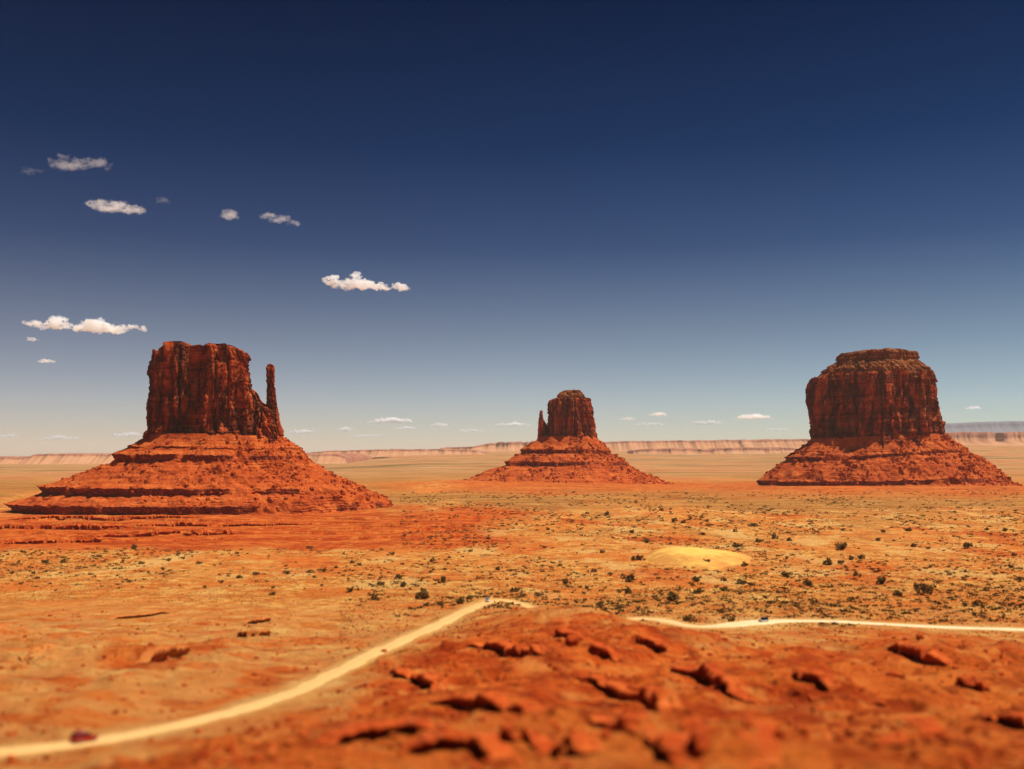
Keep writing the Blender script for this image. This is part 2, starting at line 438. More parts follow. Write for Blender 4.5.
# ------------------------------------------------------------------ materials of the place
def ground_material():
    m, nt, out = new_mat('desert_ground')
    b = principled(nt, out, 0.95, 0.05)
    pos = N(nt, 'ShaderNodeNewGeometry').outputs['Position']
    at = N(nt, 'ShaderNodeAttribute', attribute_name='zones')
    sep = N(nt, 'ShaderNodeSeparateColor'); nt.links.new(at.outputs['Color'], sep.inputs[0])
    red, green, pale = sep.outputs[0], sep.outputs[1], sep.outputs[2]
    flat = mapping(nt, pos, (1, 1, 1))
    nb = noise(nt, flat, 0.012, 8, 0.6)
    nm = noise(nt, flat, 0.07, 8, 0.66)
    nd = noise(nt, flat, 0.19, 8, 0.7)
    nf = noise(nt, flat, 0.6, 8, 0.7)
    strip = noise(nt, mapping(nt, pos, (0.004, 0.02, 0.02)), 1.0, 6, 0.6)
    sand = ramp(nt, nm, [(0.36, (0.50, 0.125, 0.018)), (0.46, (0.65, 0.225, 0.042)), (0.57, (0.74, 0.385, 0.095))])
    # dry grass, scrub litter and gravel on the sand
    sand = mixc(nt, ramp(nt, nd, [(0.50, 0.0), (0.60, 0.75)]), sand, (0.30, 0.08, 0.016))
    sand = mixc(nt, ramp(nt, nf, [(0.55, 0.0), (0.64, 0.8)]), sand, (0.16, 0.07, 0.018))
    nb5 = noise(nt, flat, 0.055, 9, 0.74, 0.3)
    sy_ = N(nt, 'ShaderNodeSeparateXYZ'); nt.links.new(pos, sy_.inputs[0])
    nk = math_n(nt, 'SUBTRACT', 1.0, math_n(nt, 'MULTIPLY', math_n(nt, 'SUBTRACT', sy_.outputs[1], 470.0), 0.006, clamp=True))
    sand = mixc(nt, math_n(nt, 'MULTIPLY', nk, ramp(nt, nb5, [(0.50, 0.0), (0.58, 0.7)])), sand, (0.50, 0.105, 0.014))
    nb2 = noise(nt, flat, 0.03, 8, 0.7)
    sand = mixc(nt, ramp(nt, nb2, [(0.50, 0.0), (0.58, 0.6)]), sand, (0.38, 0.095, 0.017))
    sand = mixc(nt, ramp(nt, nb, [(0.47, 0.0), (0.62, 0.7)]), sand, (0.58, 0.135, 0.02))
    rk = ramp(nt, nm, [(0.34, (0.32, 0.034, 0.004)), (0.47, (0.53, 0.078, 0.009)), (0.62, (0.64, 0.145, 0.021))])
    rk = mixc(nt, ramp(nt, nd, [(0.39, 0.8), (0.45, 0.0)]), rk, (0.14, 0.016, 0.004))
    rk = mixc(nt, ramp(nt, nf, [(0.32, 0.6), (0.44, 0.0)]), rk, (0.14, 0.018, 0.005))
    rk = mixc(nt, ramp(nt, nb, [(0.50, 0.0), (0.64, 0.55)]), rk, (0.64, 0.165, 0.026))
    nb3 = noise(nt, flat, 0.05, 8, 0.7)
    rk = mixc(nt, ramp(nt, nb3, [(0.52, 0.0), (0.60, 0.75)]), rk, (0.28, 0.028, 0.004))
    nb4 = noise(nt, flat, 0.085, 8, 0.68, 0.4)
    rk = mixc(nt, ramp(nt, nb4, [(0.53, 0.0), (0.62, 0.75)]), rk, (0.68, 0.22, 0.045))
    c = mixc(nt, red, sand, rk)
    # beds of red strata run level through the red earth of the middle distance
    beds = noise(nt, mapping(nt, pos, (0.0025, 0.035, 0.5)), 1.0, 5, 0.6)
    fy = N(nt, 'ShaderNodeSeparateXYZ'); nt.links.new(pos, fy.inputs[0])
    midk = math_n(nt, 'MULTIPLY', red, math_n(nt, 'MULTIPLY', math_n(nt, 'SUBTRACT', fy.outputs[1], 950.0), 0.008, clamp=True), clamp=True)
    c = mixc(nt, math_n(nt, 'MULTIPLY', midk, ramp(nt, beds, [(0.40, 0.7), (0.52, 0.0)])), c, (0.30, 0.032, 0.006))
    c = mixc(nt, math_n(nt, 'MULTIPLY', midk, ramp(nt, beds, [(0.55, 0.0), (0.66, 0.6)])), c, (0.56, 0.14, 0.03))
    gr = ramp(nt, strip, [(0.38, (0.20, 0.075, 0.016)), (0.5, (0.34, 0.145, 0.034)), (0.60, (0.50, 0.25, 0.065))])
    gr = mixc(nt, ramp(nt, nd, [(0.48, 0.0), (0.62, 0.8)]), gr, (0.10, 0.055, 0.016))
    c = mixc(nt, green, c, gr)
    c = mixc(nt, pale, c, mixc(nt, nf, (0.60, 0.31, 0.085), (0.70, 0.42, 0.14)))
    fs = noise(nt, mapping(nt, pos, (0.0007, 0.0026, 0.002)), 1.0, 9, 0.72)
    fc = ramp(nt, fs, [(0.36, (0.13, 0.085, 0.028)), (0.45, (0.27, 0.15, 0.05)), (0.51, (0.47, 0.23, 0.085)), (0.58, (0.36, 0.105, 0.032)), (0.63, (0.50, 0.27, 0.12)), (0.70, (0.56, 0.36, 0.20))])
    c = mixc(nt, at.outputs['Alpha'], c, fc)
    nt.links.new(c, b.inputs['Base Color'])
    hn = math_n(nt, 'ADD', math_n(nt, 'MULTIPLY', nm, 2.2), math_n(nt, 'ADD', math_n(nt, 'MULTIPLY', nd, 1.3), math_n(nt, 'MULTIPLY', nf, 0.6)))
    bump(nt, b, hn, 0.9, 2.4)
    return m

def rock_material(name, lo, mid, hi, streak=0.0, speck=0.0, cap=None, bumpd=1.5, scale=1.0):
    m, nt, out = new_mat(name)
    b = principled(nt, out, 0.92, 0.08)
    tc = N(nt, 'ShaderNodeTexCoord').outputs['Object']
    nm = noise(nt, tc, 0.035*scale, 8, 0.62)
    nf = noise(nt, tc, 0.25*scale, 8, 0.65)
    bed = noise(nt, mapping(nt, tc, (0.006, 0.006, 0.16)), 1.0, 7, 0.65)
    f = math_n(nt, 'ADD', math_n(nt, 'MULTIPLY', nm, 0.5), math_n(nt, 'MULTIPLY', bed, 0.5))
    c = ramp(nt, f, [(0.38, lo), (0.5, mid), (0.62, hi)])
    if name == 'talus_rubble':      # ledge faces of the hard beds: deep shade painted into the rock colour
        bed_shade = N(nt, 'ShaderNodeAttribute', attribute_name='bed').outputs['Fac']
        c = mixc(nt, bed_shade, c, mixc(nt, nf, (0.10, 0.014, 0.005), (0.24, 0.032, 0.008)))
    if streak:
        st = noise(nt, mapping(nt, tc, (0.06, 0.06, 0.009)), 1.0, 8, 0.62, 0.6)
        c = mixc(nt, ramp(nt, st, [(0.44, streak), (0.56, 0.0)]), c, (0.06, 0.011, 0.005))
        st2 = noise(nt, mapping(nt, tc, (0.05, 0.05, 0.009)), 1.0, 5, 0.6)
        c = mixc(nt, ramp(nt, st2, [(0.55, 0.0), (0.66, 0.6)]), c, hi)
    if speck:
        c = mixc(nt, ramp(nt, nf, [(0.56, 0.0), (0.68, speck)]), c, (0.56, 0.19, 0.075))
        c = mixc(nt, ramp(nt, nf, [(0.30, 0.7), (0.43, 0.0)]), c, (0.16, 0.026, 0.008))
    nt.links.new(c, b.inputs['Base Color'])
    hn = math_n(nt, 'ADD', math_n(nt, 'MULTIPLY', nf, 1.0), math_n(nt, 'MULTIPLY', bed, 1.2))
    bump(nt, b, hn, 0.9, bumpd)
    return m

M_GROUND = ground_material()
M_CLIFF = rock_material('cliff_sandstone', (0.11, 0.011, 0.002), (0.35, 0.043, 0.006), (0.56, 0.13, 0.032), streak=0.9, bumpd=3.0)
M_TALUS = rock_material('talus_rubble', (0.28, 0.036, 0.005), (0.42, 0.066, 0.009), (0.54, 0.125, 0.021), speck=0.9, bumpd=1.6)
M_CAP = rock_material('cap_rock', (0.11, 0.032, 0.011), (0.22, 0.062, 0.018), (0.36, 0.12, 0.04), bumpd=1.5)
M_LEDGE = rock_material('ledge_rock', (0.26, 0.027, 0.004), (0.46, 0.068, 0.009), (0.58, 0.135, 0.022), speck=0.5, bumpd=0.5, scale=3)
M_LEDGE_SAND = rock_material('sandy_ledge_rock', (0.40, 0.10, 0.02), (0.52, 0.16, 0.034), (0.60, 0.25, 0.06), speck=0.2, bumpd=0.35, scale=6)
def simple_mat(name, col, rough=0.5, metal=0.0, spec=0.5, var=0.1, scale=3.0, coat=0.0):
    m, nt, out = new_mat(name)
    b = principled(nt, out, rough, spec)
    tc = N(nt, 'ShaderNodeTexCoord').outputs['Object']
    n = noise(nt, tc, scale, 5, 0.6)
    dark = tuple(v*(1-var) for v in col); lite = tuple(min(1, v*(1+var)) for v in col)
    nt.links.new(mixc(nt, n, dark, lite), b.inputs['Base Color'])
    b.inputs['Metallic'].default_value = metal
    b.inputs['Coat Weight'].default_value = coat
    return m


def mesa_material():
    m, nt, out = new_mat('mesa_rock')
    b = principled(nt, out, 0.95, 0.05)
    tc = N(nt, 'ShaderNodeTexCoord').outputs['Object']
    lay = N(nt, 'ShaderNodeAttribute', attribute_name='layer').outputs['Fac']
    n = noise(nt, mapping(nt, tc, (0.0012, 0.0012, 0.02)), 1.0, 7, 0.65)
    n2 = noise(nt, mapping(nt, tc, (0.006, 0.006, 0.004)), 1.0, 7, 0.65)
    lo = ramp(nt, n, [(0.36, (0.43, 0.185, 0.085)), (0.5, (0.46, 0.215, 0.105)), (0.62, (0.49, 0.25, 0.13))])
    hi = ramp(nt, n2, [(0.38, (0.24, 0.085, 0.05)), (0.52, (0.33, 0.13, 0.075)), (0.66, (0.41, 0.19, 0.11))])
    c = mixc(nt, ramp(nt, math_n(nt, 'ADD', lay, math_n(nt, 'MULTIPLY', math_n(nt, 'SUBTRACT', n2, 0.5), 0.8)), [(0.58, 0.0), (0.74, 1.0)]), lo, hi)
    nt.links.new(c, b.inputs['Base Color'])
    bump(nt, b, n2, 0.8, 12)
    return m
M_MESA = mesa_material()
M_MOUNT = simple_mat('haze_blue_mountain', (0.20, 0.20, 0.225), 0.95, var=0.06, spec=0.05, scale=0.0006)  # blue-grey of the distance haze painted into the mountain's colour

def road_material():
    m, nt, out = new_mat('packed_sand_road')
    b = principled(nt, out, 0.95, 0.05)
    pos = N(nt, 'ShaderNodeNewGeometry').outputs['Position']
    n1 = noise(nt, pos, 0.06, 6, 0.6); n2 = noise(nt, pos, 0.8, 6, 0.6)
    at = N(nt, 'ShaderNodeAttribute', attribute_name='pale').outputs['Fac']
    c = mixc(nt, n1, (0.60, 0.31, 0.10), (0.70, 0.43, 0.17))
    c = mixc(nt, at, c, (0.78, 0.60, 0.36))
    c = mixc(nt, ramp(nt, n2, [(0.5, 0.0), (0.7, 0.35)]), c, (0.52, 0.25, 0.07))
    rut = N(nt, 'ShaderNodeAttribute', attribute_name='rut').outputs['Fac']
    c = mixc(nt, math_n(nt, 'MULTIPLY', rut, math_n(nt, 'MULTIPLY', n1, 0.7)), c, (0.50, 0.25, 0.075))
    nt.links.new(c, b.inputs['Base Color'])
    bump(nt, b, n2, 0.3, 0.2)
    return m
M_ROAD = road_material()

# ------------------------------------------------------------------ terrain mesh
def build_ground():
    d2r = math.pi/180
    az = np.concatenate([np.linspace(-180, -62, 50, endpoint=False), np.linspace(-62, -33, 170, endpoint=False),
                         np.linspace(-33, 33, 1060, endpoint=False), np.linspace(33, 62, 170, endpoint=False),
                         np.linspace(62, 180, 50, endpoint=False)])*d2r
    r = np.concatenate([[0.8, 2, 4, 8], np.geomspace(12, 95, 34, endpoint=False), np.geomspace(95, 660, 440, endpoint=False),
                        np.geomspace(660, 1040, 130, endpoint=False), np.geomspace(1040, 1680, 260, endpoint=False), np.geomspace(1680, 2700, 100, endpoint=False), np.geomspace(2700, 46000, 150)])
    A, R = np.meshgrid(az, r)
    # rows are rings of equal forward distance inside the wide view, plain rings outside
    c = np.cos(np.clip(A, -0.87, 0.87))
    R2 = np.minimum(R/c, 46500)
    X = R2*np.sin(A); Y = R2*np.cos(A)
    Z = height(X, Y)
    V = np.stack([X, Y, Z], -1).reshape(-1, 3)
    me = mesh_np('ground', V, grid_faces(len(r), len(az), wrap=True)[:, ::-1], M_GROUND)
    # zones: red rock, olive scrub, pale sand
    red, py, px, Yf = redmask(X, Y)
    n = fbm2(X/120, Y/220, 4, 81); n2 = fbm2(X/420, Y/900, 4, 82); n5 = fbm2(X/26, Y/26, 4, 83)
    # the red soil thins out gradually at the foot of the rise
    n7 = fbm2(X/24, Y/24, 4, 85)
    red = np.clip(sstep(-14, 15, py+20*n7-np.interp(px, RB_X, RB_Y))*sstep(560, 470, Yf), 0, 1)
    # red earth round the buttes and in patches of the middle distance
    midred = sstep(1000, 1090, Yf+90*n)*sstep(1900, 1650, Yf+200*n)*sstep(585, 500, px+60*n2)
    e1 = np.hypot((X-165)/560, (Y-3000)/520); e2 = np.hypot((X-1040)/640, (Y-2800)/560)
    ap = np.maximum(sstep(1.5, 0.6, e1+0.35*n2+0.25*n), sstep(1.5, 0.6, e2+0.35*n2+0.25*n))*0.85
    patch = sstep(0.28, 0.6, n+0.25*n5)*sstep(560, 800, Yf)*sstep(3500, 1800, Yf)*0.75
    warm = sstep(-0.15, 0.5, n5+0.35*n)*(1-red)*sstep(640, 450, Yf)*0.75
    farred = sstep(0.15, 0.55, n2)*sstep(2600, 3600, Yf)*0.75
    redw = np.clip(np.maximum.reduce([red, midred, ap, patch, warm, farred]), 0, 1)
    grn = sstep(1350, 1900, Yf+180*n)*sstep(0.45, -0.15, n2+0.2*n)*0.75*sstep(14000, 7000, Yf)
    scr = sstep(900, 1300, Yf+120*n)*sstep(0.0, 0.5, -n+0.3*n5)*0.5
    brn = sstep(1750, 2000, Yf+150*n)*sstep(2700, 2450, Yf+150*n)*sstep(430, 520, px)*0.5
    grn = np.maximum.reduce([grn, scr, brn])*(1-np.maximum(midred, ap)*0.9)*(1-red)
    d, rz, w = road_dist(X, Y)
    pale = sstep(np.where(X > 40, 3.8, 2.6), 0.8, (d/w)*(1-0.45*n5)+0.25*n)*0.9*(1-0.6*red)
    gully = sstep(0.34, 0.1, np.abs(n5*0.6+0.3*n-0.05))*sstep(650, 520, Yf)*(1-red)*0.32
    midp = sstep(0.05, 0.5, fbm2(X/60, Y/110, 4, 86)-0.1)*sstep(600, 720, Yf)*sstep(2200, 1500, Yf)*0.7*(1-redw)
    pale = np.maximum(pale, midp)
    farp = sstep(0.1, 0.7, -n2)*sstep(6000, 10000, Yf)*0.5
    pale = np.clip(np.maximum.reduce([pale, gully, farp]), 0, 1)
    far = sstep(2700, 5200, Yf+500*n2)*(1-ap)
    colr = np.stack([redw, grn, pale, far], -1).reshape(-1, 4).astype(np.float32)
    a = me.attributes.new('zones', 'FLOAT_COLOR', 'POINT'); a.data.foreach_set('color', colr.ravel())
    return tag(link('ground', me), kind='structure')
GROUND = build_ground()

def build_road():
    L = np.concatenate([[0], np.cumsum(np.hypot(*np.diff(RP[:, :2], axis=0).T))])
    s = np.arange(0, L[-1], 1.5)
    p = np.stack([np.interp(s, L, RP[:, i]) for i in range(3)], 1)
    w = np.interp(s, L, RW)
    t = np.gradient(p[:, :2], axis=0); t /= np.linalg.norm(t, axis=1)[:, None]
    n = np.stack([-t[:, 1], t[:, 0]], 1)
    K = 9; rows = []
    for k in range(K):
        f = -1+2*k/(K-1)
        ww = w*(1+0.34*pn2(s/14, f*0.6+5, 91)+0.22*pn2(s/4, f+9, 92))
        xy = p[:, :2]+n*(f*ww)[:, None]
        z = height(xy[:, 0], xy[:, 1])+0.16*(1-abs(f)**3)+0.02
        z = z-0.5*(abs(f) > 0.99)
        rut = -0.06*(abs(abs(f)-0.5) < 0.13)
        rows.append(np.column_stack([xy, z+rut]))
    V = np.stack(rows, 1)
    me = mesh_np('dirt_road', V.reshape(-1, 3), grid_faces(len(s), K), M_ROAD)
    pale = np.repeat(sstep(30, 160, p[:, 0])[:, None]*0.85, K, 1).astype(np.float32)
    a = me.attributes.new('pale', 'FLOAT', 'POINT'); a.data.foreach_set('value', pale.ravel())
    fk = np.abs(np.linspace(-1, 1, K))
    rt = np.repeat(np.maximum(fk > 0.95, (fk < 0.1)*0.6)[None], len(s), 0).astype(np.float32)
    a = me.attributes.new('rut', 'FLOAT', 'POINT'); a.data.foreach_set('value', rt.ravel())
    return tag(link('dirt_road', me), kind='structure')
build_road()

# pale wind blown dune
def build_dune():
    c = hit(698, 560)
    rx, ry = 46, 100
    R, C = 60, 120
    rr = np.linspace(0, 1, R)[:, None]; th = np.linspace(0, 2*np.pi, C, endpoint=False)[None, :]
    edge = 1+0.24*pn2(np.cos(th)*1.1, np.sin(th)*1.1, 95)+0.05*pn2(np.cos(th)*4*rr, np.sin(th)*4*rr, 96)
    X = c.x+rx*rr*edge*np.cos(th)*(1+0.25*(np.cos(th) > 0)*np.abs(np.cos(th))); Y = c.y+ry*rr*edge*np.sin(th)+20
    dome = (1-rr**2.4)**1.1*(1-0.22*rr*np.cos(th))
    z = height(X, Y)+7.5*dome*(1+0.16*fbm2(X/22, Y/22, 3, 97))-0.5*rr**8+0.08*pn2(X/2.5, Y/6, 98)
    m, nt, out = new_mat('dune_sand')
    b = principled(nt, out, 0.95, 0.05)
    pos = N(nt, 'ShaderNodeNewGeometry').outputs['Position']
    n = noise(nt, pos, 0.09, 7, 0.6); n2 = noise(nt, pos, 1.2, 5, 0.6)
    col = mixc(nt, n, (0.70, 0.375, 0.075), (0.76, 0.43, 0.10))
    rim = N(nt, 'ShaderNodeAttribute', attribute_name='rim').outputs['Fac']
    n3 = noise(nt, pos, 0.16, 7, 0.7)
    rk = ramp(nt, math_n(nt, 'ADD', rim, math_n(nt, 'MULTIPLY', math_n(nt, 'SUBTRACT', n3, 0.5), 1.3)), [(0.42, 0.0), (0.95, 1.0)])
    col = mixc(nt, rk, col, mixc(nt, n3, (0.60, 0.27, 0.06), (0.40, 0.16, 0.036)))
    nt.links.new(col, b.inputs['Base Color']); bump(nt, b, n2, 0.3, 0.3)
    me = mesh_np('sand_dune', np.stack([X, Y, z], -1).reshape(-1, 3), grid_faces(R, C, True), m)
    rim = np.repeat(rr, C, 1)+0.30*fbm2(X/26, Y/40, 4, 99)
    a = me.attributes.new('rim', 'FLOAT', 'POINT'); a.data.foreach_set('value', rim.ravel().astype(np.float32))
    tag(link('sand_dune', me), kind='structure')
build_dune()

# ------------------------------------------------------------------ buttes
def resample(nodes, n):
    nodes = np.array(nodes, float)
    seg = np.linalg.norm(np.diff(nodes, axis=0), axis=1)
    L = np.concatenate([[0], np.cumsum(seg)])
    s = np.unique(np.concatenate([np.linspace(0, L[-1], n), L]))
    return np.stack([np.interp(s, L, nodes[:, i]) for i in range(nodes.shape[1])], 1), s/L[-1]

def chunks(P0, size, rs):
    """jittered boulders: n*8 verts, n*6 quads"""
    n = len(P0)
    cube = np.array([[-1,-1,-1],[1,-1,-1],[1,1,-1],[-1,1,-1],[-1,-1,1],[1,-1,1],[1,1,1],[-1,1,1]], float)*0.5
    fq = np.array([[0,3,2,1],[4,5,6,7],[0,1,5,4],[1,2,6,5],[2,3,7,6],[3,0,4,7]])
    V = np.repeat(cube[None], n, 0)*(1+rs.uniform(-0.45, 0.35, (n, 8, 3)))
    V *= (size*rs.uniform(0.6, 1.3, (n, 3)).T).T[:, None, :] if np.ndim(size) == 0 else (size[:, None]*rs.uniform(0.6, 1.3, (n, 3)))[:, None, :]
    a = rs.uniform(0, 6.28, n); b = rs.uniform(-0.6, 0.6, n)
    ca, sa, cb, sb = np.cos(a), np.sin(a), np.cos(b), np.sin(b)
    x, y, z = V[..., 0], V[..., 1], V[..., 2]
    y, z = y*cb[:, None]-z*sb[:, None], y*sb[:, None]+z*cb[:, None]
    x, y = x*ca[:, None]-y*sa[:, None], x*sa[:, None]+y*ca[:, None]
    V = np.stack([x, y, z], -1)+P0[:, None, :]
    return V.reshape(-1, 3), (fq[None]+8*np.arange(n)[:, None, None]).reshape(-1, 4)

def plan_curve(plan, power, n):
    if plan is None:
        th = np.linspace(0, 2*np.pi, n*4, endpoint=False)
        c, sn = np.cos(th), np.sin(th); ex = 2.0/power
        p = np.stack([np.sign(c)*np.abs(c)**ex, np.sign(sn)*np.abs(sn)**ex], 1)
    else:
        p = np.array(plan, float)
    q = np.vstack([p, p[:1]])
    L = np.concatenate([[0], np.cumsum(np.hypot(*np.diff(q, axis=0).T))])
    s = np.linspace(0, L[-1], n, endpoint=False)
    p = np.stack([np.interp(s, L, q[:, k]) for k in range(2)], 1)
    w = max(3, int(n*0.012)); k = np.hanning(2*w+3)[1:-1]; k /= k.sum()
    def sm(p, k):
        h = len(k)//2
        return np.stack([np.convolve(np.concatenate([p[-h:, a], p[:, a], p[:h, a]]), k, 'valid') for a in range(2)], 1)
    p = sm(p, k)
    p[:, 0] = -1+2*(p[:, 0]-p[:, 0].min())/(p[:, 0].max()-p[:, 0].min())
    t = np.roll(p, -1, 0)-np.roll(p, 1, 0)
    return p, t

def cliff(name, parent, pxc, Yc, nodes, depth, seed, top=None, ribs=(12, 5, 2), lam=(40, 15, 6), cracks=(), power=3.0,
          mat=None, nt_=760, nz=150, ycoff=0.0, bedA=1.0, topn=2.0, basebed=0.14, plan=None, slab=0.0, slabl=22.0, toe=0.0):
    """nodes: (py, left px, right px) from the foot up, at the depth of the butte's middle; plan: corner points, counter-clockwise"""
    s = Yc/F
    prof, t = resample(nodes, nz)
    py, L, R = prof.T
    z = CAMZ+(HY-py)*s
    xc = ((L+R)/2-pxc)*s; a = (R-L)/2*s
    amax = a.max()
    pc, tg = plan_curve(plan, power, nt_)
    X = xc[:, None]+a[:, None]*pc[:, 0]; b = depth*a/amax
    Y = b[:, None]*pc[:, 1]+ycoff
    Z = np.repeat(z[:, None], nt_, 1)
    nx = tg[:, 1]*depth; ny = -tg[:, 0]*amax
    nl = np.hypot(nx, ny)+1e-9; nx, ny = nx/nl, ny/nl
    zz = Z-z[0]
    fr = zz/max(zz.max(), 1)
    D = 0
    wx = X+0.35*lam[0]*pn3(X/lam[0]*0.7, Y/lam[0]*0.7, Z/(lam[0]*1.4), seed+90)
    for A, l, k in zip(ribs, lam, range(3)):
        v = pn3(wx/l, Y/l, Z/(l*(5.5, 4, 2.2)[k]), seed+k*7)
        D = D + A*(np.minimum(np.abs(v)*2.6, 1)**0.6-0.92)
    if slab:
        for q, (l, A) in enumerate(((slabl, slab), (slabl*0.45, slab*0.5))):
            v = pn3(wx/l, Y/l, Z/(l*2.6), seed+40+q)*3.2
            f = v-np.floor(v)
            D = D + A*(np.minimum(np.floor(v)+sstep(0.46, 0.54, f), 1)-1)
    D = D + 0.9*fbm3(X/5, Y/5, Z/7, 3, seed+50)
    bedn = pn2(Z/5.5+0.25*pn2(X/30, Y/30, seed+3), Z*0+0.3*seed, seed+60)
    D = D + bedA*bedn*(1+2.4*(fr < basebed))+bedA*0.9*pn3(X/60, Y/60, Z/9, seed+66)
    if toe:      # spalled blocks leaning against the foot
        D = D + toe*sstep(0.5, 0.0, fr+0.35*pn2(X/25, Y/25, seed+68))*np.maximum(0, pn3(X/16, Y/16, Z/22, seed+69)*2+0.25)*sstep(0.1, -0.4, ny)
    for cp, wd, dp, t0, t1 in cracks:
        xk = (cp-pxc)*s
        lean = 3*pn2(Z/25, Z*0+cp, seed+70)
        g = np.exp(-0.5*((X-xk-lean)/(wd*s))**2)*(ny < 0.2)
        D = D - dp*g*sstep(t0-0.06, t0+0.04, fr)*sstep(t1+0.04, t1-0.06, fr)
    pr = np.percentile(D, 95, axis=1); pr = np.convolve(np.pad(pr, 4, 'edge'), np.ones(9)/9, 'valid')
    D = D-pr[:, None]
    X = X+nx*D; Y = Y+ny*D
    topf = sstep(0.72, 1.0, fr)
    rim = topn*pn2(X/14, Y/14, seed+80)+topn*0.6*np.round(2*pn2(X/30, Y/30, seed+81))
    tp = (lambda x: np.interp(x/s+pxc, [q[0] for q in top], [q[1] for q in top])*s) if top is not None else (lambda x: x*0)
    Z = Z+(rim+tp(X))*topf
    caps = []
    cx0, cy0 = X[-1].mean(), Y[-1].mean()
    for f in np.linspace(0.95, 0.0, 22):
        xx = cx0+(X[-1]-cx0)*f; yy = cy0+(Y[-1]-cy0)*f
        zc = z[-1]+tp(xx)+(Z[-1]-z[-1]-tp(X[-1]))*f**2+1.5*(1-f*f)+1.4*pn2(xx/9, yy/9, seed+82)*(1-f**3)
        caps.append(np.stack([xx, yy, zc], -1))
    V = np.concatenate([np.stack([X, Y, Z], -1), np.array(caps)], 0)
    V[..., 2] -= parent.location[2]
    me = mesh_np(name, V.reshape(-1, 3), grid_faces(V.shape[0], nt_, True), mat or M_CLIFF, smooth=False)
    return link(name, me, parent)

def talus(name, parent, pxc, Yc, nodes, df, seed, ledge_rows=(), nb=1400, jag=7.0, ycoff=0.0, rightfade=0.2):
    """nodes from the top down: (left px, left py, right px, right py)"""
    s = Yc/F
    nd = np.array(nodes, float)
    prof, t = resample(nd, 320)
    rL = (pxc-prof[:, 0])*s; zL = CAMZ-(prof[:, 1]-HY)*s
    rR = (prof[:, 2]-pxc)*s; zR = CAMZ-(prof[:, 3]-HY)*s
    NT = 1400
    th = np.linspace(0, 2*np.pi, NT, endpoint=False)
    c, sn = np.cos(th), np.sin(th)
    w = sstep(-0.9, 0.9, c)[None, :]
    R = rL[:, None]*(1-w)+rR[:, None]*w
    Z = zL[:, None]*(1-w)+zR[:, None]*w
    kk = np.exp(-0.5*(np.arange(-24, 25)/9.0)**2); kk /= kk.sum()
    def smo(a):
        p = np.pad(a, ((24, 24), (0, 0)), 'edge')
        return sum(kk[q]*p[q:q+a.shape[0]] for q in range(49))
    mk = pn2(c*3.1+t[:, None]*5, sn*3.1+seed, seed+14)+0.6*pn2(c*11+t[:, None]*9, sn*11+seed, seed+15)+0.42-rightfade*sstep(0.0, 0.45, c)
    mk = sstep(-0.12, 0.10, mk)
    R = R*mk+smo(R)*(1-mk); Z = Z*mk+smo(Z)*(1-mk)
    X = R*c; Y = R*sn*df+ycoff
    u = t[:, None]
    # scalloped edges of the hard beds and gullies running down between them
    sc = fbm2(X/55, Y/38, 3, seed)+0.5*(0.5-np.abs(pn2(X/24, Y/17, seed+4)))
    gl = 1-2*np.abs(pn2(c*7+0.02*Z, sn*7, seed+9)); gl2 = 1-2*np.abs(pn2(c*19, sn*19+0.03*Z, seed+10))
    thin = pn2(Z/3.6+0.8*pn2(X/70, Y/70, seed+40), Z*0+seed, seed+41)
    rad = jag*sc+(3.6*gl+1.8*gl2)*sstep(0.0, 0.25, u)+1.3*np.sign(thin)*np.abs(thin)**0.5*sstep(-0.25, 0.25, pn2(X/45, Y/45, seed+42))
    X = X+c*rad*(0.35+0.65*sstep(0, 0.15, u)); Y = Y+sn*rad*(0.35+0.65*sstep(0, 0.15, u))*0.7
    k = s/1.85
    Z = Z+(2.0*fbm2(X/18, Y/18, 3, seed+20)+0.9*np.abs(pn2(X/7, Y/7, seed+30))+0.6*pn2(X/3, Y/3, seed+32)+1.2*pn2(X/90, Y/90, seed+31))*sstep(0, 0.06, u)
    V = np.stack([X, Y, Z], -1)
    # loose blocks
    rs = np.random.default_rng(seed)
    i = rs.integers(6, V.shape[0]-4, nb); j = rs.integers(0, NT, nb)
    keep = (sn[j] < 0.35)
    dens = pn2(V[i, j, 0]/60, V[i, j, 1]/60, seed+77)+0.30*c[j]+rs.uniform(-0.5, 0.5, nb)
    keep &= dens > 0.12
    P0 = V[i, j][keep]
    sz = 0.9+4.6*rs.random(len(P0))**7
    sz = sz*s/1.85*1.15
    bv, bf = chunks(P0, sz, rs)
    W = V.reshape(-1, 3)
    F1 = grid_faces(V.shape[0], NT, True)[:, ::-1]
    allV = np.concatenate([W, bv]); allV[:, 2] -= parent.location[2]
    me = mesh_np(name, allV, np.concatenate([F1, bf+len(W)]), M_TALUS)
    shade_row = np.zeros(len(t))
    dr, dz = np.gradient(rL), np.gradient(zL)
    shade_row[(dz < -1e-6) & (dr < 0.02*np.abs(dz))] = 1
    shade_row = np.maximum.reduce([shade_row, np.roll(shade_row, 1), np.roll(shade_row, -1)])
    shade_v = np.concatenate([(shade_row[:, None]*mk).ravel(), np.zeros(len(bv))]).astype(np.float32)
    a = me.attributes.new('bed', 'FLOAT', 'POINT'); a.data.foreach_set('value', shade_v)  # weight of the painted shade on the ledge faces
    sm = np.ones(len(F1)+len(bf), bool); sm[len(F1):] = False
    me.polygons.foreach_set('use_smooth', sm)
    return link(name, me, parent)

def butte_empty(px, Yc, label):
    e = empty('sandstone_butte', ((px-CX)/F*Yc, Yc, 0))
    return tag(e, label, 'butte')

